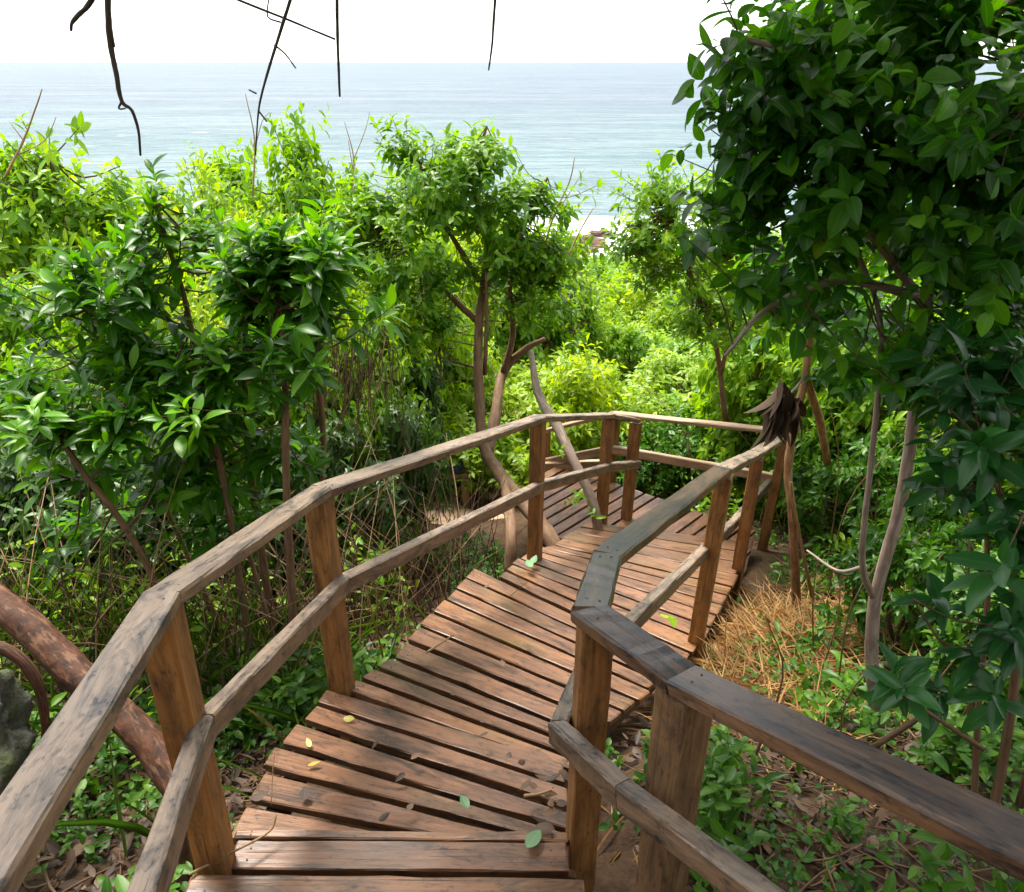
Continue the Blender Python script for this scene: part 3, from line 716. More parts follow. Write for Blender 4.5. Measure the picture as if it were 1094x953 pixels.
blobs = [(ctr(910, 60, 2.7), (.50, .5, .32)), (ctr(838, 55, 2.65), (.19, .28, .26)), (ctr(870, 190, 2.7), (.40, .42, .30)), (ctr(960, 200, 2.9), (.5, .5, .40)), (ctr(1050, 120, 2.7), (.45, .5, .42)), (ctr(885, 285, 2.7), (.34, .36, .2)), (ctr(805, 290, 2.65), (.16, .22, .16)), (ctr(1040, 290, 2.8), (.36, .4, .34)), (ctr(960, 370, 2.6), (.38, .3, .16)), (ctr(840, 150, 2.7), (.15, .2, .24)), (ctr(762, 360, 2.5), (.04, .08, .04)), (ctr(1090, 200, 2.4), (.3, .3, .3)), (ctr(1060, 390, 2.6), (.3, .3, .2)), (ctr(1050, 25, 2.95), (.4, .3, .28)), (ctr(960, 20, 3.0), (.35, .3, .28))]
tips, ax = blob_tips(blobs, 940, .25, -.9, 118, .135)
keep = np.linalg.norm(tips[:, None] - tips[None], axis=2); keep = (keep < .3).sum(1) > 14      # prune stray twigs
keep &= tips[:, 0] > .52 + .09 * (tips[:, 1] - 2.5); tips, ax = tips[keep], ax[keep]
ax = nrm_rows(ax + np.array((-.15, -.1, -.05)))
cb = MB(); sprays(cb, tips, ax, 8, .1, .054, T_NEAR, .17, (35, 80), .5, .3)
# unseen upper crown, added over the path to shade the boards
blobs2 = [((-.5, 3.0, 1.6), (.8, .8, .35)), ((.1, 3.5, 1.6), (.6, .6, .3)), ((-.2, 2.2, 1.4), (.9, .7, .3)), ((.8, 2.4, 1.4), (.9, .8, .3)), ((2.3, 2.4, 1.3), (.8, .8, .4)), ((-1.0, 2.4, 1.6), (.6, .6, .3)), ((1.2, 1.4, 1.2), (.9, .7, .35)), ((0, 1.5, 1.5), (.8, .6, .3)), ((-1.0, 3.0, 1.45), (.6, .6, .3)), ((-.6, 3.7, 1.6), (.7, .6, .3)), ((-1.3, 2.2, 1.5), (.6, .6, .3)), ((-.9, 1.6, 1.6), (.6, .6, .3)), ((-.9, 3.4, 1.9), (.6, .6, .3))]
tips2, ax2 = blob_tips(blobs2, 2100, .2, -.9)
sprays(cb, tips2, ax2, 9, .14, .075, T_MID, .2, (35, 80), .6, .4)
part(cb, 'crown', M['leaf_tree'], rt, True)
twigs(tr, tips, ax, limbs, .0028, .4, .4); part(tr, 'trunk', [M['bark_pale'], M['twig']], rt, True)

# --- glossy shrub, lower right
base = np.array((1.75, 1.75, 0)); base[2] = ground(*base[:2])
gs = empty('shrub', base, 'dark glossy leaved shrub at the right edge behind the near handrail', 'shrub')
tr = MB(); limbs = []
for pl, r in [([(1055, 900, 1.7), (1085, 720, 1.75), (1075, 560, 1.85), (1050, 470, 1.9)], .016), ([(1040, 880, 1.75), (1045, 760, 1.8), (1055, 640, 1.9), (1052, 480, 2.0), (1060, 400, 2.1)], .012), ([(1050, 800, 1.7), (990, 760, 1.6), (960, 740, 1.55)], .008),
              ([(1090, 860, 1.7), (1150, 620, 1.7), (1120, 430, 1.8)], .016), ([(1045, 690, 1.8), (1010, 690, 1.75), (975, 640, 1.75)], .006), ([(930, 800, 1.95), (985, 765, 1.8), (1045, 720, 1.7)], .012)]:
    limbs += list(tube(tr, [at(*q) for q in pl], [r, r * .7, r * .4], 7, 5, .06))
blobs = [(ctr(1080, 470, 1.9), (.22, .25, .16)), (ctr(1075, 560, 1.8), (.16, .2, .12)), (ctr(1085, 660, 1.7), (.17, .2, .12)), (ctr(1060, 400, 2.1), (.25, .25, .14)), (ctr(1150, 560, 1.8), (.2, .25, .3)), (ctr(1020, 500, 2.05), (.12, .2, .12))]
tips, ax = blob_tips(blobs, 62, .3)
xt = np.array([ctr(965, 735, 1.55), ctr(955, 722, 1.6), ctr(1000, 640, 1.75), ctr(1070, 600, 1.5), ctr(1040, 700, 1.65), ctr(1060, 740, 1.6), ctr(1000, 735, 1.7)])
tips = np.vstack((tips, xt)); ax = np.vstack((ax, nrm_rows(np.array([(-.5, -.3, .7)] * len(xt)))))
cb = MB(); sprays(cb, tips, ax, 8, .125, .05, T_NEAR, .10, (35, 82), .6, .3); part(cb, 'crown', M['leaf_glossy'], gs, True)
twigs(tr, tips, ax, limbs, .003, .4, .9); part(tr, 'trunk', [M['bark_brown'], M['twig']], gs, True)

# --- tan stem right of the boardwalk, with a withered bunch of leaves
base = at(850, 630, 4.5); base[2] = ground(*base[:2])
ts = empty('tree', base, 'slim tan stemmed tree standing right of the boardwalk end, bark split at its foot', 'tree')
mb = MB()
tube(mb, [at(851, 650, 4.5), at(847, 560, 4.5), at(842, 500, 4.6), at(852, 440, 4.65), at(861, 400, 4.7), at(866, 340, 4.7), at(868, 250, 4.6)], (.032, .03, .028, .03, .026, .022, .018), 9, 5, .08)
tube(mb, [at(884, 495, 5.4), at(876, 450, 5.2), at(868, 425, 4.9), at(862, 405, 4.7)], (.03, .03, .028, .026), 8, 4, .05)
tube(mb, [at(868, 640, 4.4), at(848, 540, 4.48), at(845, 515, 4.5)], (.012, .011, .008), 6, 4)
part(mb, 'trunk', M['bark_tan'], ts, True)
blobs = [(ctr(880, 330, 4.6), (.5, .5, .3)), (ctr(830, 290, 4.7), (.3, .4, .25)), (ctr(900, 400, 4.7), (.3, .3, .2))]
tips, ax = blob_tips(blobs, 130, .3); cb = MB(); sprays(cb, tips, ax, 8, .12, .06, T_MID, .16, (35, 80), .6, .4); part(cb, 'crown', M['leaf_tree'], ts, True)
# withered leaves
db = empty('withered_leaves', at(838, 430, 3.9), 'withered black brown bunch of dead leaves hanging over the right handrail end', 'dead leaves')
mb = MB(); n = 40
tp = np.array([at(838 + rng.normal() * 9, 432 + rng.normal() * 12, 3.9 + rng.normal() * .03) for _ in range(n)])
dd = rand_dirs(n); dd[:, 2] = -abs(dd[:, 2]) - 1.3; scatter_leaves(mb, tp, dd, rand_dirs(n), rng.uniform(.12, .24, n), rng.uniform(.05, .09, n), T_NEAR, rng.uniform(size=n), curl=rng.uniform(-1.6, 1.8, n))
part(mb, 'leaves', M['deadbunch'], db, True)
mb = MB(); tube(mb, [at(862, 398, 4.5), at(852, 412, 4.1), at(836, 432, 3.9), at(822, 470, 3.86)], (.009, .008, .008, .004), 6, 4); part(mb, 'stalk', M['bark_dark'], db, True)

# --- background bushes
def bush_mesh(name, seed, n, per, L, W, T, mat, blobs, stems=5, shell=.45, tf=.25):
    """bush of unit height standing at the origin"""
    tips, ax = blob_tips(blobs, n, shell, -.75, 70, .07); tips[:, 2] = np.maximum(tips[:, 2], .02)
    mb = MB(); sprays(mb, tips, ax, per, L, W, T, L * 1.2, (35, 80), .5, .35); c = mb.build('crown', mat, None, True)
    tb = MB(); lim = []
    for k in range(stems):
        b = blobs[k % len(blobs)]; a = np.array(b[0]) + rng.normal(size=3) * np.array(b[1]) * .3
        o = np.array((rng.normal() * .06, rng.normal() * .06, -.08)); lim += list(tube(tb, [o, (o + a) / 2 + rng.normal(size=3) * .05, a], (.02, .014, .006), 6, 4, .05))
    twigs(tb, tips, ax, lim, .003, .5, tf); s = tb.build('trunk', [M['twig'], M['twig']], None, True)
    return c, s
B3 = [((0, 0, .55), (.42, .4, .36)), ((.26, .1, .5), (.3, .3, .28)), ((-.25, -.1, .62), (.28, .3, .26)), ((.05, -.2, .36), (.36, .3, .28)), ((-.05, .05, .82), (.2, .2, .16))]
B4 = [((0, 0, .42), (.5, .45, .34)), ((.35, 0, .35), (.34, .34, .26)), ((-.34, .1, .42), (.34, .3, .28)), ((0, .1, .72), (.24, .24, .2)), ((.2, -.15, .62), (.2, .2, .2)), ((-.18, -.1, .7), (.18, .2, .18))]
B5 = [((0, 0, .7), (.3, .3, .24)), ((.16, 0, .5), (.26, .26, .22)), ((-.18, 0, .55), (.24, .24, .24)), ((0, 0, .3), (.25, .25, .25)), ((.05, 0, .9), (.14, .14, .12))]
PROT = {}
def proto(key):
    if key not in PROT:
        k = dict(thickA=(900, 9, .052, .026, T_MID, M['leaf_thick'], B3), thickB=(950, 9, .05, .022, T_MID, M['leaf_lime'], B4), thickC=(750, 9, .058, .027, T_MID, M['leaf_mid'], B5),
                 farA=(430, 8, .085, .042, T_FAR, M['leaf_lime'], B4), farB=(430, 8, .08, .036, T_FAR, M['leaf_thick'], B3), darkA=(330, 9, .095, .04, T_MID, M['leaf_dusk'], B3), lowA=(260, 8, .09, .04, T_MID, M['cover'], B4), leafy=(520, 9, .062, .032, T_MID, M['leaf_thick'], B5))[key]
        PROT[key] = [bush_mesh(key, 0, *k), 0]
    return PROT[key]
def bush(key, name, x, y, h, w, rz, label, cat, group=None, sink=.05):
    pr = proto(key); first = pr[1] == 0; pr[1] += 1
    loc = (x, y, float(ground(x, y)) - sink)
    e = empty(name, loc, label, cat, group); e.rotation_euler = (rng.normal() * .06, rng.normal() * .06, rz); e.scale = (w, w, h)
    for o in pr[0]:
        c = o if first else o.copy()
        if not first: COL.objects.link(c)
        c.parent = e
    return e
def bush_px(key, name, px, py, Y, w, label, cat, group=None, rz=None):
    p = at(px, py, Y); g = float(ground(p[0], p[1])); h = max(.35, (p[2] - g) / .97)
    return bush(key, name, p[0], p[1], h, w, rng.uniform(0, 6.28) if rz is None else rz, label, cat, group)

G1 = 'bushes of the thicket on the left, below the sea'
LB = 'sunlit yellow green bush in the dense thicket on the left, below the sea'
for i, (px, py, Y, w, k) in enumerate([(118, 200, 8.5, 2.0, 'thickA'), (60, 235, 7.5, 1.8, 'thickB'), (215, 170, 9.5, 2.2, 'thickB'), (390, 185, 9.5, 1.9, 'thickA'), (255, 190, 7.6, 1.7, 'thickB'), (150, 225, 7.2, 1.6, 'thickB'), (345, 215, 8.0, 1.8, 'thickB'), (420, 245, 8.2, 1.6, 'thickA'),
      (20, 290, 6.2, 1.5, 'thickB'), (100, 290, 6.0, 1.4, 'thickA'), (200, 245, 6.3, 1.5, 'thickB'), (290, 250, 6.2, 1.5, 'thickA'), (370, 270, 6.4, 1.3, 'thickB'), (40, 360, 5.0, 1.1, 'thickA'), (-40, 300, 5.4, 1.4, 'thickA'), (390, 330, 6.0, 1.2, 'leafy'), (-60, 220, 8.0, 2.0, 'thickB'), (460, 300, 9.0, 1.5, 'thickB'), (-15, 410, 4.4, .9, 'thickC'), (120, 185, 9.6, 2.8, 'thickB'), (260, 165, 10.2, 2.8, 'thickA'), (385, 175, 10.5, 2.6, 'thickB'), (60, 195, 10, 2.8, 'thickA'), (430, 200, 10.4, 2.4, 'thickB'), (160, 205, 7.9, 2.2, 'thickA'), (300, 200, 8.4, 2.2, 'thickB'), (480, 205, 11.5, 2.6, 'thickB'), (545, 225, 12.0, 2.6, 'thickA'), (440, 185, 12, 2.8, 'thickA'), (590, 262, 13, 2.4, 'thickB'), (570, 240, 15, 2.8, 'thickA'), (500, 220, 16, 3.0, 'thickB')]):
    bush_px(k, 'bush', px, py, Y, w, LB, 'bush', G1)
bush_px('thickC', 'bush', 12, 140, 7.6, 2.4, 'tall bush with bare twigs at the far left edge, standing up against the sea', 'bush')
bush_px('thickA', 'bush', 318, 132, 9.2, 2.2, 'rounded darker bush standing up against the sea left of the centre tree', 'bush')
bush_px('thickB', 'bush', 200, 148, 9.0, 2.4, 'leafy bush with a drooping tip, against the sea right of the spiky shrub top', 'bush')
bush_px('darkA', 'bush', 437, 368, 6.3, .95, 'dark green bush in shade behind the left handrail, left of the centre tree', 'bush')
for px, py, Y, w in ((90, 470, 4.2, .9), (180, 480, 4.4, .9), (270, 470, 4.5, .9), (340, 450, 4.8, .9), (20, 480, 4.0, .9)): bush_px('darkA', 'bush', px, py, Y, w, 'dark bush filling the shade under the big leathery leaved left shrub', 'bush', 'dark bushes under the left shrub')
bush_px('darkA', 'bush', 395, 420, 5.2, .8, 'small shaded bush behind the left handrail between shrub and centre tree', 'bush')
G2 = 'bushes covering the slope down to the shore'
LB2 = 'bright lime green bush on the slope between the far handrail and the shore'
rows = [(8.6, 9), (10.5, 10), (12.2, 10), (14.2, 10), (16.5, 10), (19.5, 9), (23, 9), (27.5, 9), (33, 9), (40, 9), (48, 9)]
for Y, n in rows:
    for k in range(n):
        px = 430 + (k + rng.uniform(.1, .9)) * 560 / n
        p = at(px, 300, Y); x = p[0]; y = Y + rng.normal() * .05 * Y
        h = rng.uniform(.7, 1.9) * (1 + .012 * Y) * (1 if Y < 38 else .75) * (1.7 if px < 600 and 10 < Y < 30 else 1); w = rng.uniform(1.1, 1.6) * (.75 + .045 * Y)
        bush('farA' if rng.uniform() < .68 else 'farB', 'bush', x, y, h, w, rng.uniform(0, 6.28), LB2, 'bush', G2)
G3 = 'bushes on the bank to the right of the boardwalk'
LB3 = 'leafy green bush on the bank behind the right hand tree'
for (px, py, Y, w, k) in [(800, 300, 7.5, 1.5, 'leafy'), (870, 330, 7.0, 1.5, 'leafy'), (950, 300, 6.5, 1.6, 'thickC'), (1040, 280, 5.6, 1.6, 'thickC'), (1100, 330, 4.6, 1.4, 'leafy'), (900, 420, 6.2, 1.2, 'lowA'), (980, 440, 5.2, 1.1, 'lowA'), (1060, 470, 4.2, 1.0, 'lowA'), (820, 400, 7.6, 1.2, 'lowA'), (740, 420, 8.0, 1.1, 'lowA'), (700, 440, 7.7, .9, 'lowA'), (920, 200, 9, 2.2, 'thickC'), (1050, 150, 8, 2.2, 'thickC'), (1000, 530, 3.6, .8, 'lowA'), (1090, 560, 3.0, .8, 'lowA')]:
    bush_px(k, 'bush', px, py, Y, w, LB3, 'bush', G3)
G4 = 'unseen bushes added behind the camera to block skylight'
for x, y, h, w_ in ((-2.6, -1.6, 4.2, 2.6), (-1.2, -4.5, 5.5, 3.2), (2.8, -1.8, 4.4, 2.6), (1.6, -4.6, 5.5, 3.2), (4.4, 0.4, 4.6, 2.4), (-4.3, .2, 4.2, 2.4), (0.2, -6.5, 6.5, 4)):  # out of view, added to darken the light from behind the camera
    bush('lowA', 'bush', x, y, h, w_, rng.uniform(0, 6.28), 'tall unseen bush added behind the camera to block skylight', 'bush', G4)
for px, py, Y, w_ in ((700, 258, 26, 3.4), (735, 250, 22, 3.4), (622, 263, 24, 3.0), (668, 272, 34, 3.6), (640, 275, 30, 3.4), (770, 255, 18, 3.0)): bush_px('farA' if px % 2 else 'farB', 'bush', px, py, Y, w_, 'taller bush along the top of the slope in front of the surf', 'bush', 'taller bushes at the shore edge of the slope')
# pale shrub right of the gap
base = at(760, 440, 6.9); base[2] = ground(*base[:2])
ps = empty('tree', base, 'light green small leaved tree right of the shore gap, behind the dark crown', 'tree')
tr = MB(); limbs = []
for pl, r in [([(775, 450, 6.9), (765, 370, 6.8), (740, 300, 6.6), (715, 220, 6.5)], .03), ([(770, 400, 6.8), (790, 300, 6.6), (770, 220, 6.5)], .022)]: limbs += list(tube(tr, [at(*q) for q in pl], [r, r * .7, r * .4], 7, 5, .05))
blobs = [(ctr(720, 235, 6.5), (.52, .45, .36)), (ctr(690, 255, 6.5), (.25, .3, .2)), (ctr(775, 220, 6.5), (.4, .4, .34)), (ctr(730, 295, 6.5), (.42, .4, .28)), (ctr(705, 200, 6.5), (.25, .25, .15)), (ctr(800, 280, 6.4), (.4, .4, .36)), (ctr(680, 200, 6.5), (.14, .14, .08)), (ctr(760, 340, 6.5), (.4, .4, .25))]
tips, ax = blob_tips(blobs, 620, .4, -.7, 85, .12); cb = MB(); sprays(cb, tips, ax, 10, .085, .04, T_MID, .16, (35, 78), .5, .25); part(cb, 'crown', M['leaf_mid'], ps, True)
twigs(tr, tips, ax, limbs, .004, .6, .6); part(tr, 'trunk', [M['bark_brown'], M['twig']], ps, True)

# bare twigs
def bare(pts, r, label, group=None, side=(), mat='bark_dark', name='bare_twig'):
    P = [at(*q) for q in pts]; mb = MB(); tube(mb, P, r, 6, 4, .12)
    for s, rr in side: tube(mb, [at(*q) for q in s], rr, 5, 3, .1)
    o = mb.build(name, M[mat], None, True); tag(o, label, 'twig', group); return o
bare([(112, -60, 2.1), (115, 0, 2.1), (117, 40, 2.1), (124, 78, 2.1), (130, 108, 2.1), (141, 118, 2.1), (148, 140, 2.1), (150, 166, 2.1)], (.009, .0075, .006, .004, .003), 'thick knotted bare branch hanging down in front of the sea at the upper left', side=[(([118, 30, 2.1], [122, 50, 2.1]), (.005, .003)), (([130, 108, 2.1], [127, 116, 2.1], [134, 116, 2.1]), (.003, .002))])
bare([(120, -50, 2.1), (98, 0, 2.1), (86, 14, 2.1), (77, 24, 2.1), (76, 33, 2.1)], (.007, .006, .005, .003), 'short crooked bare branch tip hanging at the top left, left of the knotted branch')
bare([(320, -40, 2.2), (310, 0, 2.2), (296, 45, 2.2), (283, 88, 2.2), (276, 120, 2.2), (273, 166, 2.2)], (.005, .0045, .003, .002), 'long slender curved bare twig hanging in front of the sea above the thicket', side=[(([293, 48, 2.2], [305, 58, 2.2], [316, 73, 2.2]), (.0024, .0018)), (([276, 118, 2.2], [285, 130, 2.2]), (.0024, .0018)), (([274, 100, 2.2], [266, 96, 2.2]), (.0024, .0018)), (([300, 24, 2.2], [286, 18, 2.2], [287, 0, 2.2]), (.0024, .0018))])
bare([(230, -12, 2.25), (255, 0, 2.25), (305, 20, 2.25), (358, 42, 2.25)], (.0036, .0032, .0026), 'thin slanting bare twig across the sky at the top, left of the straight twig')
bare([(360, -50, 2.2), (360, 0, 2.2), (361, 50, 2.2), (363, 103, 2.2)], (.005, .0045, .004, .003), 'straight bare twig hanging vertically in the sky left of centre')
bare([(533, -40, 2.2), (529, 0, 2.2), (526, 45, 2.2), (522, 75, 2.2)], (.004, .0033, .002), 'short thin bare twig hanging vertically in the sky above the centre tree')
for pts, sd, lab in [([(575, 290, 7.6), (590, 235, 7.6), (608, 195, 7.6), (614, 168, 7.6)], [([590, 235, 7.6], [606, 210, 7.6], [625, 180, 7.6])], 'forked dry twig rising against the sea right of the centre tree'),
                 ([(600, 290, 7.8), (618, 250, 7.8), (634, 222, 7.8)], [], 'leaning dry twig in front of the brown shore rock'),
                 ([(5, 190, 7), (25, 150, 7), (40, 110, 7), (45, 95, 7)], [([25, 150, 7], [10, 130, 7]), ([20, 165, 7], [48, 150, 7], [60, 125, 7])], 'bare forked twig rising from the bush at the far left edge'),
                 ([(270, 210, 8.5), (272, 150, 8.5), (262, 100, 8.5)], [([272, 160, 8.5], [280, 130, 8.5], [288, 120, 8.5])], 'faint dry twig rising from the thicket beside the slender hanging twig'),
                 ([(375, 210, 9), (378, 170, 9), (368, 130, 9)], [([378, 170, 9], [390, 140, 9], [395, 120, 9]), ([377, 180, 9], [372, 150, 9])], 'pale dry twigs rising from the thicket left of the centre tree')]:
    bare(pts, (.012, .008, .004), lab, side=[(s, (.006, .003)) for s in sd], mat='dry', name='dry_twig')

def on_deck(x, y):
    le = np.interp(y, [0, 1.5, 2.4, 2.9, 4.05, 4.5, 5.7, 5.9], [-.95, -.95, -.85, -.6, -.28, 0, .6, -.7]); re = np.interp(y, [0, 1.3, 2.0, 2.4, 2.8, 3.2, 3.55, 4.2, 4.85, 5.9, 6.6], [.6, .25, .28, .4, .7, .95, 1.16, 1.55, 1.95, 2.6, 1.6])
    return (x > le) & (x < re) & (y < 6.9)
# dry stems in the undergrowth, in front of the left thicket and on the slope
def stems_field(name, pts, label, n, hgt, lean, r, mat, cat='dry stems'):
    mb = MB()
    for _ in range(n):
        q = pts[rng.integers(len(pts))]; x = q[0] + rng.normal() * q[2]; y = q[1] + rng.normal() * q[2]; z = float(ground(x, y)) - .03
        h = hgt * rng.uniform(.4, 1.2); a = rng.normal(size=2) * lean
        P = [(x, y, z), (x + a[0] * .4 * h + rng.normal() * .05, y + a[1] * .4 * h, z + h * .55), (x + a[0] * h + rng.normal() * .1, y + a[1] * h, z + h * rng.uniform(.8, 1))]
        if any(on_deck(np.array([p[0]]), np.array([p[1]]))[0] for p in P): continue
        tube(mb, P, (r * rng.uniform(.6, 1.3), r * .6, r * .3), 5, 4, .05, cap=False)
    o = mb.build(name, M[mat], None, True); tag(o, kind='stuff', label=label, cat=cat)
stems_field('undergrowth_stems', [(-1.6, 3.6, .35), (-.9, 4.2, .35), (-2.2, 3.2, .4), (-.5, 4.8, .3)], 'tangle of thin brown dry stems under the left shrub', 330, 1.1, .4, .005, 'twig')
stems_field('undergrowth_stems', [(-1.7, 3.3, .4), (-1.0, 3.6, .3), (-2.3, 2.9, .35), (-.6, 4.3, .3)], 'pale dry stalks standing among the brown stems under the left shrub', 170, 1.2, .45, .0045, 'dry')
stems_field('slope_stems', [(.4, 9, .6), (1.8, 8.2, .5), (3.0, 7.5, .6), (-.6, 8.5, .5)], 'thin tan dry stems standing in the bushes beyond the far handrail', 60, 1.5, .3, .009, 'dry')
stems_field('bank_stems', [(2.2, 3.6, .5), (2.8, 4.8, .6), (2.0, 2.4, .4), (3.2, 6, .6)], 'slender brown sapling stems on the bank right of the boardwalk', 46, 1.5, .10, .007, 'bark_brown')
# hanging dry vine strands, left of the centre tree
mb = MB()
for k in range(80):
    x = rng.uniform(325, 425); y0 = rng.uniform(340, 400); Y = rng.uniform(4.4, 5.4); y1 = y0 + rng.uniform(40, 120)
    tube(mb, [at(x, y0, Y), at(x + rng.normal() * 6, (y0 + y1) / 2, Y + rng.normal() * .05), at(x + rng.normal() * 12, y1, Y)], (.003, .003, .002), 4, 4, cap=False)
tag(mb.build('hanging_vines', M['twig'], None, True), 'fine brown vine strands hanging in shade between the left shrub and centre tree', 'vines', kind='stuff')

# --- trunk and rock, lower left
p = at(110, 745, 1.95)
lg = empty('log', (p[0], p[1], float(ground(p[0], p[1]))), 'thick reddish brown peeling trunk slanting down under the left handrail', 'log')
mb = MB(); tube(mb, [at(-110, 570, 2.5), at(-40, 618, 2.35), at(20, 662, 2.2), at(85, 722, 2.05), at(150, 785, 1.9), at(195, 850, 1.75), at(205, 905, 1.68), at(200, 990, 1.62)], (.063, .06, .058, .055, .053, .052, .05, .05), 26, 20, .08); part(mb, 'trunk', M['bark_red'], lg, True)
mb = MB(); tube(mb, [at(-60, 690, 1.9), at(0, 692, 1.9), at(35, 720, 1.88), at(48, 765, 1.85), at(46, 800, 1.82)], (.02, .02, .018, .014, .01), 8, 5, .06); part(mb, 'root', M['bark_red'], lg, True)
def rock_mat(name, a, b, m):
    n = NT(name); tc = n.n('ShaderNodeTexCoord'); x = n.noise(tc.outputs['Object'], 7, 6, .7); y = n.noise(tc.outputs['Object'], 30, 5, .7)
    c = n.mix(n.ramp(y, [(.3, 0), (.7, 1)]), a, b); c = n.mix(n.ramp(x, [(.45, 0), (.6, .8)]), c, m)
    return n.done(n.bsdf(c, .85, .3, n.bump(y, .8, .02)))
q = at(-30, 785, 1.75); lump('boulder', (q[0] - .05, q[1], q[2] - .05), (.17, .22, .20), rock_mat('mossy_stone', (.03, .032, .026), (.13, .13, .105), (.045, .06, .015)), 'grey green mossy boulder at the left edge below the fallen trunk', 'rock', 3, 5, .5)
q = at(618, 249, 71); lump('shore_rock', (q[0], q[1], -15.3), (2.2, 2.0, .8), rock_mat('shore_stone', (.05, .024, .016), (.13, .07, .045), (.10, .06, .04)), 'low reddish brown rock at the shore beside the white surf', 'rock', 8, 5, .9)
q = at(640, 241, 75); lump('shore_rock', (q[0] + .3, q[1] + 2, -15.3), (1.2, 1.0, .4), bpy.data.materials['shore_stone'], 'small flat rock in the sea just behind the reddish brown shore rock', 'rock', 5, 5, .8)
# surf
def surf():
    n = NT('sea_foam'); geo = n.n('ShaderNodeNewGeometry'); a = n.noise(n.mapping(geo.outputs['Position'], (.5, .8, .5)), 1, 6, .65)
    return n.done(n.bsdf(n.mix(n.ramp(a, [(.35, 0), (.6, 1)]), (.7, .78, .8), (.86, .87, .87)), .6, .3, n.bump(a, .7, .3)))
mb = MB(); nx, ny = 60, 14; X, Y = np.meshgrid(np.linspace(-60, 80, nx), np.linspace(0, 1, ny)); YY = 66 + 1.5 * np.sin(X * .13) + .8 * np.sin(X * .41) + Y * (9 + 2.5 * np.sin(X * .21 + 1) + 1.6 * np.sin(X * .6))
Z = -15.29 + .35 * np.sin(Y * np.pi) * (1 + .4 * np.sin(X * .9) * np.sin(X * .33)) + .10 * rng.normal(size=X.shape) * np.sin(Y * np.pi)
i = np.arange(ny - 1)[:, None] * nx + np.arange(nx - 1)[None]; mb.add(np.stack((X, YY, Z), -1).reshape(-1, 3), [np.stack((i, i + 1, i + 1 + nx, i + nx), -1).reshape(-1, 4)]); tag(mb.build('surf', surf(), None, True), 'white breaking surf along the shore beside the brown rock', 'surf', kind='stuff')

mb = MB(); nx, ny = 16, 20; X, Y = np.meshgrid(np.linspace(0, 1, nx), np.linspace(0, 1, ny)); YY = 6.6 + Y * 2.6; XX = -1.1 + .15 * np.sin(YY * 3) - (YY - 6.6) * .15 + X * (1.0 + .2 * np.sin(YY * 4)); ZZ = ground(XX, YY) + .03 - .10 * np.maximum((2 * X - 1) ** 4, (2 * Y - 1) ** 6)
i = np.arange(ny - 1)[:, None] * nx + np.arange(nx - 1)[None]; mb.add(np.stack((XX, YY, ZZ), -1).reshape(-1, 3), [np.stack((i, i + 1, i + 1 + nx, i + nx), -1).reshape(-1, 4)]); tag(mb.build('path', plain('sandy_soil', (.42, .28, .19), .9, 9, .35), None, True), kind='structure')
# --- blue item behind the bushes
q = at(488, 497, 7.42)
bl = lump('cloth_bundle', q, (.075, .05, .085), plain('blue_cloth', (.03, .06, .22), .6, 9, .5), 'small dark blue bundle on the lower path rail, glimpsed behind the left handrail', 'bundle', 4, 4, .5)

# ------------------------------------------------------------------ ground cover
def field(n, cx, cy, sx, sy, uni=False):
    if uni: x = rng.uniform(cx - sx, cx + sx, n); y = rng.uniform(cy - sy, cy + sy, n)
    else: x = cx + rng.normal(size=n) * sx; y = cy + rng.normal(size=n) * sy
    return x, y
def patchy(x, y, f, t, seed):
    v = np.sin(x * f + seed) * np.cos(y * f * 1.3 - seed * 2) + .6 * np.sin(x * f * 2.3 - y * f * 1.7 + seed * 3) + .25 * rng.normal(size=len(x))
    return v > t
def cover(name, regions, L, W, T, mat, label, cat, thr=-.2, per=5, h=(.03, .22), f=2.0, seed=1.0, flat=.75, minz=0):
    mb = MB(); st = MB()
    for (n, cx, cy, sx, sy, uni) in regions:
        x, y = field(n, cx, cy, sx, sy, uni); k = ~on_deck(x, y) & patchy(x, y, f, thr, seed); x, y = x[k], y[k]
        if len(x) == 0: continue
        z = ground(x, y); hh = rng.uniform(h[0], h[1], len(x)); P = np.stack((x, y, z + hh), -1)
        ax = rand_dirs(len(x), 2.2); sprays(mb, P, ax, per, L, W, T, h[1] * .5, (60, 90), flat, .15)
    o = mb.build(name, M[mat], None, True); tag(o, label, cat, kind='stuff')
cover('ground_cover', [(700, 2.0, 2.9, 1.1, 1.1, True), (1700, 2.9, 4.8, 1.6, 1.6, True), (800, -1.6, 1.7, .9, .8, True), (450, -.8, 3.2, .6, .8, True), (1200, 3.2, 7.2, 2.2, 1.2, True), (500, 1.3, 1.7, .9, .7, True), (500, .0, 5.0, .5, .6, True)], .048, .028, T_MID, 'cover', 'low green creeping plants covering the ground beside the boardwalk', 'ground cover', -.1, 6, (.02, .16), 3.0, 1.3)
cover('seedlings', [(420, -1.5, 2.2, 1.0, .8, True), (160, -.7, 3.0, .4, .5, True), (800, 1.5, 1.7, .9, .7, True), (160, 2.1, 5.3, .5, .6, True), (260, -.3, 5.7, .5, .5, True), (420, 2.3, 3.2, .9, 1.0, True)], .095, .042, T_MID, 'cover', 'leafy seedlings growing among the leaf litter by the boardwalk', 'seedlings', .1, 7, (.05, .3), 2.2, 4.2, .6)
cover('low_bushes', [(150, -2.6, 3.2, 1.0, .8, True), (700, -2.5, 5.0, 1.8, .9, True), (350, -1.5, 5.6, .6, .8, True), (700, -3.8, 6.5, 2.2, 1.2, True), (900, 4, 8, 2.5, 1.6, True), (250, 3.8, 5.2, 1.2, 1.5, True)], .09, .04, T_MID, 'leaf_mid', 'dense low greenery filling the ground between the bushes', 'greenery', -.5, 7, (.1, .75), 1.8, 2.2, .5)
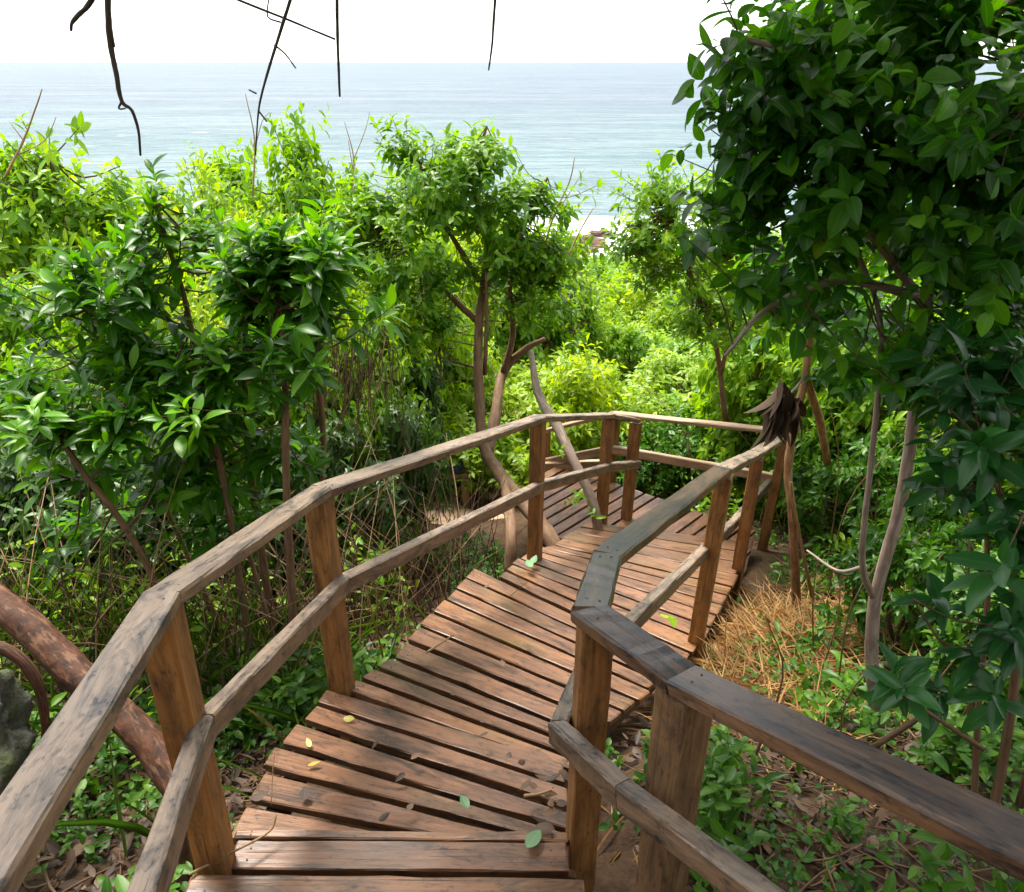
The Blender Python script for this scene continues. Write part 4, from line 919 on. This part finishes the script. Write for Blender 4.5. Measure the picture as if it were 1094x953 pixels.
# grass on the left
mb = MB()
for (n, cx, cy, sx, sy) in [(700, -2.3, 3.2, .8, .5), (40, -1.1, 2.9, .3, .4), (500, -3.0, 3.6, .8, .6)]:
    x, y = field(n, cx, cy, sx, sy); k = ~on_deck(x, y); x, y = x[k], y[k]; m = len(x)
    d = rand_dirs(m, 2.0); d[:, 2] = abs(d[:, 2]) + .5
    scatter_leaves(mb, np.stack((x, y, ground(x, y) - .01), -1), d, nrm_rows(np.stack((-d[:, 0], -d[:, 1], np.ones(m) * .6), -1)) + rng.normal(size=(m, 3)) * .2, rng.uniform(.25, .8, m), rng.uniform(.006, .014, m), T_BLADE, rng.uniform(size=m), curl=rng.uniform(.2, 1.0, m))
tag(mb.build('grass', M['grass'], None, True), 'long thin grass growing in shade behind the left handrail', 'grass', kind='stuff')
# straw heap right of the boardwalk
mb = MB(); n = 5200
cx = np.array([at(800, 665, 4.0)[0], 3.55]); x = 1.6 + rng.normal(size=n) * .42; y = 3.65 + rng.normal(size=n) * .6; x = x + (y - 3.7) * .55
k = ~on_deck(x, y); x, y = x[k], y[k]; n = len(x)
hz = .22 * np.exp(-((x - 1.6 - (y - 3.7) * .4) / .35) ** 2 - ((y - 3.7) / .55) ** 2)
d = rng.normal(size=(n, 3)); d[:, 2] = d[:, 2] * .3 + .1
scatter_leaves(mb, np.stack((x, y, ground(x, y) + rng.uniform(0, 1, n) * (hz * .5 + .03)), -1), d, np.tile((0, 0, 1.), (n, 1)) + rng.normal(size=(n, 3)) * .3, rng.uniform(.1, .34, n), rng.uniform(.005, .011, n), T_BLADE, rng.uniform(size=n), curl=rng.uniform(-.3, .9, n))
tag(mb.build('dry_straw', M['straw'], None, True), 'heap of golden dry straw on the ground right of the boardwalk', 'straw', kind='stuff')
# leaf litter and sticks
mb = MB()
for (n, cx, cy, sx, sy) in [(2400, -1.5, 1.9, .9, 1.0), (1500, -.9, 3.0, .6, .8), (2200, 1.5, 1.8, 1.0, 1.2), (1700, 2.2, 3.6, 1.2, 1.3), (700, .0, 5.2, .8, .8), (900, 2.6, 6.3, 1.6, .9)]:
    x, y = field(n, cx, cy, sx, sy, True); k = ~on_deck(x, y); x, y = x[k], y[k]; m = len(x)
    d = rng.normal(size=(m, 3)); d[:, 2] *= .25
    L = rng.uniform(.03, .095, m); scatter_leaves(mb, np.stack((x, y, ground(x, y) + rng.uniform(.003, .03, m)), -1), d, np.tile((0, 0, 1.), (m, 1)) + rng.normal(size=(m, 3)) * .45, L, L * rng.uniform(.3, .55, m), T_MID, rng.uniform(size=m) ** 1.3, curl=rng.uniform(-1.5, 1.8, m))
tag(mb.build('leaf_litter', M['litter'], None, True), 'brown dead leaves littering the ground beside the boardwalk', 'leaf litter', kind='stuff')
mb = MB()
for k in range(1000):
    cx, cy, s = [(-1.5, 2.0, .6), (1.4, 1.7, .6), (2.2, 3.2, .8), (-.9, 3.2, .4)][k % 4]
    x = cx + rng.normal() * s; y = cy + rng.normal() * s
    if on_deck(np.array([x]), np.array([y]))[0]: continue
    a = rng.uniform(0, 6.28); L = rng.uniform(.08, .5); r = rng.uniform(.0015, .005)
    P = [np.array((x + math.cos(a) * t * L, y + math.sin(a) * t * L, 0)) + np.array((rng.normal() * .02, rng.normal() * .02, 0)) for t in (0, .5, 1)]
    for p in P: p[2] = float(ground(p[0], p[1])) + rng.uniform(.008, .05)
    if any(on_deck(np.array([p[0]]), np.array([p[1]]))[0] for p in P): continue
    tube(mb, P, (r, r, r * .5), 5, 3, .08)
tag(mb.build('sticks', M['bark_brown'], None, True), 'thin brown sticks strewn over the leaf litter', 'sticks', kind='stuff')

# ------------------------------------------------------------------ leaves and sticks lying on the boards
def fallen(px, py, z, L, W, mat, label, group, ang=None, curl=None, name='fallen_leaf', lift=.004):
    p = atz(px, py, z); a = rng.uniform(0, 6.28) if ang is None else ang
    mb = MB(); scatter_leaves(mb, np.zeros((1, 3)), np.array([(math.cos(a), math.sin(a), .05)]), np.array([(rng.normal() * .15, rng.normal() * .15, 1.)]), L, W, T_NEAR, np.array([rng.uniform()]), curl=np.array([rng.uniform(-.7, .7) if curl is None else curl]))
    o = mb.build(name, M[mat], None, True); o.location = (p[0], p[1], z + lift + .12 * L); tag(o, label, 'fallen leaf', group); return o
zf = lambda py: float(np.interp(py, [545, 592, 612, 640, 700, 735, 760, 800, 850, 880, 890, 930], [-3.6, -3.1, -2.95, -2.8, -2.52, -2.41, -2.36, -2.28, -2.21, -2.18, -2.09, -2.09]))
for px, py in ((329, 820), (332, 800)): fallen(px, py, zf(py), .045, .02, 'yellow', 'small yellow fallen leaf on the fanned near boards', 'small yellow leaves on the near boards')
fallen(367, 769, zf(769), .05, .03, 'yellow', 'orange yellow curled fallen leaf near the second left post', None)
fallen(563, 909, -2.09, .075, .045, 'greenfall', 'single grey green fallen leaf lying on the top step', None, 1.0, .3)
fallen(500, 866, zf(860), .06, .03, 'greenfall', 'pale green fallen leaf on a fanned board before the top step', None)
for px, py in ((283, 852), (326, 856)): fallen(px, py, zf(py), .05, .035, 'litter', 'pinkish dry fallen leaf on the last fanned board', 'dry leaves on the last fanned board')
for px, py in ((568, 608), (716, 660), (705, 658), (567, 604)): fallen(px, py, zf(py) - (.05 if px > 650 else 0), .09, .05, 'greenfall' if px < 650 else 'leaf_mid', 'fresh green leaf fallen on the far boards', 'fresh green leaves on the far boards')
for k in range(16):
    px, py = 578 + rng.normal() * 14, 845 + rng.normal() * 22
    px = min(px, 597); fallen(px, py, zf(py), rng.uniform(.03, .07), rng.uniform(.02, .035), 'litter', 'brown dead leaf in the litter heaped against the front right post', 'dead leaves heaped by the front right post', None, rng.uniform(-1.4, 1.4))
for k in range(14):
    py = rng.uniform(600, 880); px = np.interp(py, [600, 880], [620, 430]) + rng.normal() * 50
    fallen(px, py, zf(py), rng.uniform(.02, .05), rng.uniform(.012, .025), 'litter', 'small brown dead leaf scattered on the boards', 'small brown leaves scattered on the boards', None, rng.uniform(-1, 1))
def stick(pts, z, r, label, lift=.006):
    mb = MB(); tube(mb, [atz(q[0], q[1], z) + np.array((0, 0, lift + r[0] + (q[2] if len(q) > 2 else 0))) for q in pts], r, 6, 4, .08); tag(mb.build('stick', M['dry'], None, True), label, 'stick')
stick([(456, 699), (470, 690), (485, 680)], -2.53, (.006, .005, .004), 'short brown stick lying across the middle boards')
stick([(205, 944, .03), (250, 915, .01), (288, 891, .0), (297, 880, .03)], -2.06, (.004, .004, .003), 'long thin dark stick lying over the left end of the top step')
stick([(290, 862, .0), (296, 842, .09), (300, 832, .13)], -2.2, (.0015, .0015, .001), 'thin pale straw stalk standing between the fanned boards')
stick([(560, 853), (575, 851), (588, 847)], -2.2, (.006, .005), 'small dark stick in the litter by the front right post')

# ------------------------------------------------------------------ light, sky, camera
SUN_AZ, SUN_EL = R(-32), R(64)      # measured from +Y towards +X
w = bpy.data.worlds.new('World'); SC.world = w; w.use_nodes = True
nt = w.node_tree; bg = nt.nodes['Background']; sky = nt.nodes.new('ShaderNodeTexSky'); sky.sky_type = 'NISHITA'; sky.sun_disc = False
sky.sun_elevation = SUN_EL; sky.sun_rotation = SUN_AZ; sky.dust_density = 1.0; sky.air_density = 1.0; sky.ozone_density = 1.0
tcw = nt.nodes.new('ShaderNodeTexCoord'); cl = nt.nodes.new('ShaderNodeTexNoise'); cl.inputs['Scale'].default_value = 2.2; cl.inputs['Detail'].default_value = 6; nt.links.new(tcw.outputs['Generated'], cl.inputs['Vector'])
cr = nt.nodes.new('ShaderNodeMapRange'); cr.inputs[1].default_value = .25; cr.inputs[2].default_value = .6; cr.inputs[3].default_value = .72; cr.inputs[4].default_value = .97; nt.links.new(cl.outputs[0], cr.inputs[0])
veil = nt.nodes.new('ShaderNodeMix'); veil.data_type = 'RGBA'; nt.links.new(cr.outputs[0], veil.inputs[0]); nt.links.new(sky.outputs[0], veil.inputs[6]); veil.inputs[7].default_value = (5.0, 5.0, 5.0, 1)
nt.links.new(veil.outputs[2], bg.inputs[0]); bg.inputs[1].default_value = .15
sl = bpy.data.lights.new('sun', 'SUN'); sl.energy = 4.0; sl.angle = R(26.0); sl.color = (1, .93, .82)
so = bpy.data.objects.new('sun', sl); COL.objects.link(so)
sd = Vector((math.sin(SUN_AZ) * math.cos(SUN_EL), math.cos(SUN_AZ) * math.cos(SUN_EL), math.sin(SUN_EL)))
so.rotation_euler = sd.to_track_quat('Z', 'Y').to_euler(); so.location = (0, 0, 30)
cam = bpy.data.cameras.new('camera'); co = bpy.data.objects.new('camera', cam); COL.objects.link(co); SC.camera = co
co.location = (0, 0, 0); co.rotation_euler = (math.pi / 2 - PIT, 0, 0)
cam.sensor_fit = 'HORIZONTAL'; cam.sensor_width = 36; cam.lens = 36 * F / 1094; cam.clip_start = .02; cam.clip_end = 100000
SC.view_settings.view_transform = 'Standard'; SC.view_settings.look = 'None'; SC.view_settings.exposure = 1.55; SC.view_settings.gamma = 1
cy = SC.cycles; cy.max_bounces = 7; cy.diffuse_bounces = 4; cy.glossy_bounces = 2; cy.transmission_bounces = 4; cy.transparent_max_bounces = 4
cy.use_adaptive_sampling = True; cy.adaptive_threshold = .02; cy.caustics_reflective = False; cy.caustics_refractive = False; cy.use_denoising = True; cy.sample_clamp_indirect = 6
